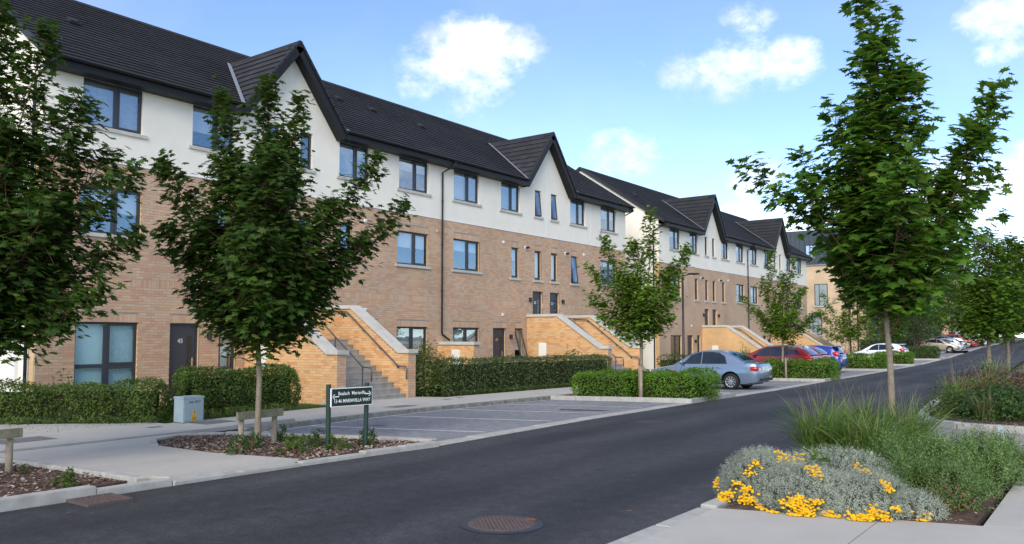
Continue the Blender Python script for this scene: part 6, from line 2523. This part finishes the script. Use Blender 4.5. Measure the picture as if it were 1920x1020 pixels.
shrub('loose reddish tipped bush between the steps and the clipped hedge', (-17.5, 18.85, -.2), .72, 1.75, 'bush', 4600, .10, 21, stems=9)
shrub('small leafy shrub in front of the meter box on the second steps', (-18.2, 28.6, -.2), .5, 1.75, 'bush', 420, .12, 22, loose=.5)
shrub('sprawling weed against the near brick corner above the low hedge', (-19.5, 9.0, -.2), .45, 1.1, 'hedge', 420, .09, 23)
shrub('thin shrub in front of the farthest steps', (-18.4, 58.0, -.4), .7, 2.1, 'bush', 420, .13, 24, loose=.5)
shrub('thin shrub beside the third steps', (-18.3, 47.5, -.4), .6, 1.7, 'bush', 380, .13, 25, loose=.5)
shrub('dull green bush between the terrace and the white hatchback', (-16.4, 64.5, -.3), 1.5, 1.3, 'hedge_d', 1500, .13, 26)
# small evergreen shrubs in the bark beds: one built, the rest copied
S0 = shrub('dark little evergreen left of the maple trunk, nearest the driveway', (-10.0, 6.98, .03), .14, .27, 'choisya', 520, .042, 31, name='small_shrub', group='little evergreens in the bark bed', loose=.28, stems=3)
S1 = shrub('light green little evergreen just right of the near sign post', (-9.02, 7.95, .06), .14, .25, 'hedge', 520, .04, 32, name='small_shrub', group='little evergreens in the bark bed', loose=.28, stems=3)
for (src, x, y, s, lb) in ((S0, -10.55, 7.62, 1.15, 'dark little evergreen just left of the maple trunk'), (S0, -11.15, 8.6, 1.2, 'dark little evergreen behind the right post of the mossy tree support'), (S1, -10.1, 8.0, 1.05, 'little evergreen to the right of the maple trunk'),
                           (S1, -9.45, 7.6, 1.25, 'largest little evergreen, midway between maple and sign'), (S0, -9.76, 8.2, 1.2, 'dark little evergreen behind the near sign post'), (S0, -9.15, 8.62, 1.2, 'dark little evergreen behind the far sign post'), (S1, -9.35, 7.2, .6, 'smallest sprig at the front of the bark bed'),
                           (S1, -9.2, 4.3, 1.1, 'little evergreen in the near left bark bed'), (S0, -11.3, 4.75, .5, 'tiny sprig by the kerb of the near left bark bed')):
    c = copy_tree(src, (x, y, H(x, y) + .05), rnd.random() * 6, lb, 'little evergreens in the bark bed')
    c.scale = (s * .82, s * .82, s * .85)

# unseen street maples added behind the camera to shade the left-hand trees
TL = [o for o in col.objects if o.type == 'EMPTY' and o.name.startswith('maple_tree')][1]
for k, (x, y, rz) in enumerate(((-12.3, -1.6, 1.0), (-11.9, -7.2, 2.6), (-12.2, -13.0, 4.1))):
    copy_tree(TL, (x, y, -.05), rz, ('unseen street maple added for shade, next beyond the left edge of the view', 'second unseen street maple added for shade, beyond the left edge of the view', 'third unseen street maple added for shade, beyond the left edge of the view')[k], 'unseen street maples added for shade')

# bark chips and a few stones
for P_, n, lb in ((L2, 5200, 'chips of dark bark covering the bed below the street sign'), (L1, 4200, 'chips of dark bark covering the bed at the near left edge'), (R2[:6] + [(-1.2, 27)], 1500, 'chips of bark under the far right planting'), (R1, 900, 'chips of bark under the near right planting')):
    xs_, ys_ = [p[0] for p in P_], [p[1] for p in P_]
    rows = []
    while len(rows) < n:
        x, y = rnd.uniform(min(xs_), max(xs_)), rnd.uniform(max(min(ys_), 2.0), max(ys_))
        if inpoly(x, y, P_):
            rows.append((x, y))
    q = np.array([(x, y, H(x, y) + (.05 if P_ in (L1, L2) else .072) + rnd.random() * .012) for x, y in rows])
    leaves('bark_chips', q, np.array((0, 0, 1.)) + rng.normal(0, .35, q.shape), rng.normal(0, 1, q.shape) * (1, 1, .2), rng.uniform(.025, .075, n), TR, M['chips'], None, 'stuff')['label'] = lb
for k, (x, y, s, lb) in enumerate(((-8.95, 8.02, .055, 'largest buff stone on the bark, nearest the near sign post'), (-8.85, 8.35, .045, 'buff stone on the bark midway between the two sign posts'), (-8.95, 7.55, .04, 'small buff stone on the bark by the road kerb, left of the sign'))):
    mb = MB()
    ellipsoid(mb, (x, y, H(x, y) + .06), (s, s * .7, s * .5), 9, 6, 0, 2.4)
    o = mb.build('stone', M['stone'], None, True, label=lb, category='stone', group='stones on the bark')

# ------------------------------------------------------------------ flower bed at the near right


def blades(name, base, n, length, spread, width, m, parent, seed, arch=.9, segs=6, up=1.0, rad=.12, kind=None):
    """arching grass blades"""
    r = np.random.default_rng(seed)
    b = np.array(base, float)
    az_ = r.random(n) * 2 * math.pi
    rr = rad * np.sqrt(r.random(n))
    root = b + np.stack([np.cos(az_ * 7.3) * rr, np.sin(az_ * 7.3) * rr, np.zeros(n)], 1)
    L_ = length * (.55 + .55 * r.random(n))
    th0 = r.random(n) * spread * .5 + .04
    th1 = th0 + arch * (.3 + r.random(n))
    pts = [root]
    d_ = np.stack([np.cos(az_), np.sin(az_), np.zeros(n)], 1)
    for i in range(segs):
        t = (i + .5) / segs
        th = th0 + (th1 - th0) * t ** 1.6
        stp = d_ * np.sin(th)[:, None] + np.array((0, 0, up)) * np.cos(th)[:, None]
        pts.append(pts[-1] + stp * (L_ / segs)[:, None])
    side = np.stack([-np.sin(az_), np.cos(az_), np.zeros(n)], 1)
    side = nrm(side + r.normal(0, .35, side.shape))
    V = []
    for i, p in enumerate(pts):
        w = width * (1 - (i / segs) ** 2.2 * .95) * (.6 + .4 * min(1, i))
        V += [p - side * w, p + side * w]
    V = np.stack(V, 1)
    k = len(pts)
    F = np.array([(2 * i, 2 * i + 1, 2 * i + 3, 2 * i + 2) for i in range(k - 1)])
    F = (F[None] + 2 * k * np.arange(n)[:, None, None]).reshape(-1, 4)
    props = {'kind': kind} if kind else {}
    return link(name, np_mesh(name, V.reshape(-1, 3), F, m), parent, **props)


def sprigs(name, pos, dirs, length, m, parent, seed, k=9, lw=.010, ll=.03, kind=None, axial=.5):
    """upright stems clothed in fine needles: pos (n,3), dirs (n,3)"""
    r = np.random.default_rng(seed)
    n = len(pos)
    L_ = length * (.6 + .5 * r.random(n))
    P_, N_, T_, S_ = [], [], [], []
    dirs = nrm(dirs)
    ortho = nrm(np.cross(dirs, r.normal(0, 1, (n, 3))))
    o2 = np.cross(dirs, ortho)
    for i in range(k):
        t = (i + .6) / k
        a = i * 2.4 + r.random(n)
        rad = ortho * np.cos(a)[:, None] + o2 * np.sin(a)[:, None]
        P_.append(pos + dirs * (L_ * t)[:, None])
        T_.append(rad * .75 + dirs * (axial + .5 * t))
        N_.append(dirs * .7 - rad * .4 + r.normal(0, .2, (n, 3)))
        S_.append(np.full(n, ll) * (1 - .35 * t) * (.75 + .5 * r.random(n)))
    P_, N_, T_, S_ = map(np.concatenate, (P_, N_, T_, S_))
    tm = (TRI_V * np.array((1, lw / ll * 1.7, 1)), TRI_F)
    return leaves(name, P_, N_, T_, S_, tm, m, parent, kind)


def mound_points(r, c, rad, h, n, inner=.25):
    d = nrm(r.normal(0, 1, (n, 3)))
    d[:, 2] = np.abs(d[:, 2])
    p = np.array(c) + d * np.array((rad[0], rad[1], h)) * (1 - inner * r.random((n, 1)) ** 2)
    return p, d


def dome(c, rad, h, m, parent, name='inner_twigs'):
    mb = MB()
    ellipsoid(mb, (c[0], c[1], c[2]), (rad[0] * .8, rad[1] * .8, h * .8), 16, 10)
    mb.build(name, m, parent, True)


def santolina(label, c, rad, h, n, seed, flowers):
    r = np.random.default_rng(seed)
    root = thing('cotton_lavender', label, 'flowering plant', c, group='silver cotton lavender mounds')
    p, d = mound_points(r, c, rad, h, n, .16)
    # tufted surface
    tuft = nrm(r.normal(0, 1, (70, 3)))
    k = (d @ tuft.T).argmax(1)
    p += tuft[k] * .05 + np.array((0, 0, .02)) * r.random((n, 1))
    sprigs('foliage', p - d * .05, d * .75 + np.array((0, 0, .65)) + r.normal(0, .35, (n, 3)), .085, LEAF['silver'], root, seed, 7, .0065, .030)
    dome(c, rad, h, M['score'], root)
    pts = []
    for (fx, fy, fz, fr, fn) in flowers:
        fn = int(fn * 1.35)
        q = np.array((fx, fy, fz)) + r.normal(0, 1, (fn, 3)) * np.array((fr, fr, fr * .55))
        # lift the flower heads onto the mound surface
        rel = (q - np.array(c)) / np.array((rad[0], rad[1], h))
        ln = np.linalg.norm(rel, axis=1, keepdims=True)
        q = np.array(c) + rel / ln * np.array((rad[0], rad[1], h)) * (1.06 + .10 * r.random((fn, 1)))
        pts.append(q)
    if pts:
        q = np.concatenate(pts)
        q[:, 2] = np.maximum(q[:, 2], c[2] + .03)
        ic = []
        bm = bmesh.new()
        bmesh.ops.create_icosphere(bm, subdivisions=1, radius=1)
        iv = np.array([v.co for v in bm.verts])
        jf = np.array([[v.index for v in f.verts] for f in bm.faces])
        bm.free()
        s = r.uniform(.012, .0185, len(q))
        V = q[:, None] + iv[None] * s[:, None, None] * np.array((1, 1, .72))
        F = (jf[None] + len(iv) * np.arange(len(q))[:, None, None]).reshape(-1, 3)
        link('flower_heads', np_mesh('flower_heads', V.reshape(-1, 3), F, yellowf), root, kind='stuff')
        mb = MB()
        for a in q[::3]:
            dd = (a - np.array(c)) * np.array((.12, .12, .3))
            mb.tube([tuple(a - dd - np.array((0, 0, .04))), tuple(a)], .0022, 3, 0, False)
        mb.build('flower_stems', M['sstem'], root, kind='stuff')
    return root


M['score'] = mat('grey_twigs', (.10, .105, .075), .95, .1, c2=(.05, .05, .035), vscale=20)
M['sstem'] = mat('flower_stem', (.20, .24, .12), .8, .2)
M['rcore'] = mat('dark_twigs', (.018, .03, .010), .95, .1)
z_ = .06
santolina('silver cotton lavender mound at the road corner edged with yellow button flowers', (-2.95, 8.12, z_), (.40, .52, 0), .44, 3000, 51,
          [(-3.14, 7.62, .10, .045, 34), (-3.08, 7.6, .16, .04, 26), (-2.99, 7.63, .26, .03, 14), (-2.91, 7.69, .34, .03, 12), (-2.87, 7.79, .42, .03, 12), (-2.9, 7.61, .22, .035, 26), (-2.88, 7.59, .13, .04, 40), (-2.8, 7.62, .10, .03, 14), (-2.75, 8.1, .45, .05, 16), (-3.25, 7.8, .2, .05, 16)])
santolina('silver cotton lavender mound in the middle with the thickest yellow flower clump', (-2.45, 7.92, z_), (.46, .50, 0), .36, 3000, 52,
          [(-2.42, 7.42, .17, .05, 56), (-2.35, 7.44, .22, .035, 26), (-2.31, 7.43, .12, .045, 60), (-2.39, 7.41, .08, .03, 26), (-2.23, 7.48, .2, .025, 12), (-2.57, 7.42, .06, .025, 9), (-2.70, 7.49, .08, .03, 12), (-2.36, 7.8, .43, .04, 18), (-2.30, 7.72, .39, .03, 16)])
santolina('silver cotton lavender mound on the right with scattered yellow flowers', (-1.98, 8.02, z_), (.44, .48, 0), .33, 2800, 53,
          [(-2.11, 7.54, .08, .04, 40), (-1.88, 7.54, .10, .045, 44), (-1.79, 7.58, .15, .04, 30), (-1.72, 7.61, .10, .035, 22), (-1.63, 7.72, .17, .03, 12), (-1.76, 7.88, .35, .025, 12), (-1.72, 7.82, .31, .02, 12), (-1.92, 8.05, .39, .04, 8)])
santolina('low silver cotton lavender sprawl behind, beneath the grass', (-2.4, 8.75, z_), (.75, .5, 0), .42, 2600, 54, [(-2.69, 8.47, .4, .05, 20), (-2.1, 8.4, .42, .04, 10)])
santolina('small silver cotton lavender tuft at the front right on bare soil', (-1.52, 7.98, z_), (.22, .18, 0), .2, 700, 55, [(-1.44, 7.82, .1, .03, 12)])
# grass clumps
for (lb, x, y, n, ln, sp, sd_) in (('tall arching grass clump left of the maple trunk', -2.98, 10.3, 520, .98, .7, 61), ('arching grass clump in front of the maple trunk', -2.45, 10.2, 560, .92, .8, 62), ('grass clump right of the maple trunk behind the rosemary', -2.35, 11.9, 420, .9, .8, 63), ('grass clump behind the maple trunk', -3.0, 12.2, 360, .9, .8, 64)):
    g_ = thing('ornamental_grass', lb, 'grass clump', (x, y, .06), group='arching grass clumps in the near bed')
    blades('blades', (x, y, .05), n, ln, sp, .0098, LEAF['grassb'], g_, sd_, arch=1.45, rad=.22)
    blades('seed_stalks', (x, y, .05), 46, ln * 1.35, sp * 1.1, .0022, LEAF['straw'], g_, sd_ + 9, arch=.75, rad=.15)
# rosemary
for (lb, c, rad, h, n, sd_) in (('large feathery green rosemary bush in the near right bed', (-1.72, 9.45, .05), (.62, .80), .66, 4600, 71), ('feathery green rosemary bush at the right end of the near bed', (-1.30, 10.35, .05), (.50, .9), .62, 3600, 72), ('low feathery rosemary at the front with brown dead sprigs', (-1.52, 8.62, .05), (.46, .42), .42, 2000, 73)):
    r = np.random.default_rng(sd_)
    g_ = thing('rosemary_bush', lb, 'shrub', c, group='rosemary bushes in the near bed')
    # clumps of upright shoots fanning out of the mound, dark between
    nc = n // 34
    cp, cd_ = mound_points(r, c, rad, h * .84, nc, .3)
    for (nm, sel, lv, L0) in (('foliage', .62, 'rosemary', .24), ('young_shoots', .38, 'rosemary_tip', .27)):
        k_ = int(n * .42 * sel)
        w = r.integers(0, nc, k_)
        off = r.normal(0, .038, (k_, 3))
        sprigs(nm, cp[w] + off - cd_[w] * .08, cd_[w] * .6 + off * 7 + np.array((0, 0, .95)), L0 * (.6 + .6 * r.random(nc))[w], LEAF[lv], g_, sd_ + len(nm), 13, .011, .048, axial=1.0)
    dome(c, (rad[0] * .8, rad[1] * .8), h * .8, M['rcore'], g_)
    if sd_ == 73:
        m_ = 90
        q = np.array(c) + np.array((.12, -.30 if sd_ == 73 else -.42, .16 if sd_ == 73 else .42)) + r.normal(0, 1, (m_, 3)) * np.array((.14, .07, .07))
        sprigs('dead_sprigs', q, np.array((.2, -.9, -.2)) + r.normal(0, .4, (m_, 3)), .11, LEAF['brown'], g_, sd_ + 5, 8, .008, .03)
shrub('broad leaved seedling poking through the rosemary', (-1.45, 8.75, .1), .16, .42, 'choisya', 60, .12, 81, loose=.6, stems=4)
shrub('dark leaved weed growing up through the silver mound', (-2.42, 8.2, .12), .16, .44, 'hedge', 60, .10, 82, loose=.6, stems=4)
shrub('dark leaved weed in the left silver mound', (-2.9, 8.25, .15), .14, .36, 'hedge', 40, .09, 85, loose=.6, stems=4)
shrub('small orange tinged bush at the right end of the near bed', (-.98, 11.7, .05), .26, .34, 'orange_l', 480, .045, 83, loose=.5)
shrub('creamy white flowered tuft behind the silver mounds', (-2.2, 8.9, .2), .2, .34, 'silver', 160, .05, 84, loose=.5)
sgp = thing('marker_post', 'small clear plastic marker sheet standing behind the rosemary', 'marker', (-1.35, 13.0, .1))
mb = MB()
mb.obox((-1.38, 12.9, .26), (.035, .01, 0), (-.001, .004, 0), (0, 0, .2))
mb.build('sheet', M['cabinet'], sgp)

# ------------------------------------------------------------------ the far right planting strip
shrub('green leafy spiraea at the front of the far right strip', (-2.0, 19.0, .05), .85, .62, 'choisya', 4200, .085, 91, loose=.3)
shrub('russet flower heads over the spiraea in the far right strip', (-1.7, 20.3, .2), 1.15, .72, 'rust', 3600, .055, 92, loose=.25)
shrub('green bush in the far right strip, towards the right edge', (-.5, 19.0, .05), 1.0, .7, 'choisya', 4200, .09, 93, loose=.3)
shrub('grey green leafy shrub at the kerb corner of the far right strip', (-2.95, 19.1, .05), .45, .6, 'hedge', 1500, .075, 94, loose=.4)
shrub('dark wine red shrub behind the far right strip, left part', (-3.2, 26.5, .05), .9, .85, 'wine', 2400, .08, 95, loose=.3)
shrub('dark wine red shrub behind the far right strip, right part', (-1.6, 27.5, .05), 1.1, .9, 'wine', 2600, .08, 96, loose=.3)
shrub('russet low shrub at the left edge of the far right strip', (-3.35, 23.3, .05), .55, .7, 'rust', 900, .06, 97, loose=.35)
shrub('green and gold shrub at the right edge of the far strip', (-.3, 25.0, .05), 1.1, 1.0, 'orange_l', 1500, .08, 98, loose=.3)
shrub('pale green white flowered bush at the right edge of the far strip', (-.6, 23.0, .05), .5, .7, 'choisya', 700, .08, 99, loose=.35)
wf = thing('white_flowers', 'cluster of white flower heads at the right edge of the far strip', 'flowers', (-.7, 22.6, .6))
mb = MB()
for k in range(26):
    ellipsoid(mb, (-.75 + rnd.gauss(0, .22), 22.6 + rnd.gauss(0, .2), .62 + rnd.gauss(0, .08)), (.055, .055, .03), 7, 5)
mb.build('flower_heads', whitef, wf, True)
for (lb, x, y, n, ln, m_, sd_) in (('spiky sedge tuft at the front of the far right strip, left one', -2.2, 18.3, 170, .62, 'sedge', 101), ('spiky sedge tuft at the front of the far right strip, right one', -1.15, 18.2, 150, .62, 'sedge', 102), ('wispy grass tuft at the left of the far right strip', -3.0, 20.4, 190, .9, 'grassb', 103),
                                   ('wispy grass among the trunks of the far right strip', -3.1, 28.0, 320, 1.1, 'grassb', 104), ('pale wispy grass at the right edge of the view', -.9, 28.5, 380, 1.6, 'straw', 105), ('tall green grass behind the sedge tufts', -2.6, 22.2, 300, .95, 'grassb', 106)):
    g_ = thing('grass_tuft', lb, 'grass clump', (x, y, .06), group='grass tufts in the far strip')
    blades('blades', (x, y, .03), n, ln, .9, .011, LEAF[m_], g_, sd_, arch=1.0, rad=.16, segs=5)
    if sd_ in (103, 104, 106):
        blades('seed_stalks', (x, y, .03), 26, ln * 1.6, .9, .004, LEAF['straw'], g_, sd_ + 40, arch=.6, rad=.2)
# rough grass showing under the leggy hedges
q = []
while len(q) < 9000:
    x, y = rnd.uniform(-18.6, -16.0), rnd.uniform(4, 30)
    if not (14.6 < y < 18.2 and x < -15):
        q.append((x, y, H(x, y) + .02))
q = np.array(q)
leaves('grass', q, rng.normal(0, 1, q.shape) * (1, 1, .2), np.array((0, 0, 1.)) + rng.normal(0, .4, q.shape), rng.uniform(.05, .12, len(q)), (TRI_V * np.array((1, .3, 1)), TRI_F), LEAF['hedge'], None, 'stuff')['label'] = 'short grass growing under the hedges by the footpath'
# litter on the road: a few fallen leaves
for k, (x, y, lb) in enumerate(((-3.75, 6.9, 'dry brown leaf on the tarmac between manhole cover and silver plants'), (-7.9, 3.75, 'dry brown leaf on the tarmac below the slotted gully grate'), (-11.6, 14.2, 'dry leaf lying in the empty parking bays'))):
    o = leaves('fallen_leaf', [(x, y, H(x, y) + .018)], [(.1, .1, 1)], [(rnd.gauss(0, 1), rnd.gauss(0, 1), .1)], [.06], OV, LEAF['brown'], None)
    o['label'] = lb
    o['category'] = 'leaf'
    o['group'] = 'fallen leaves on the tarmac'
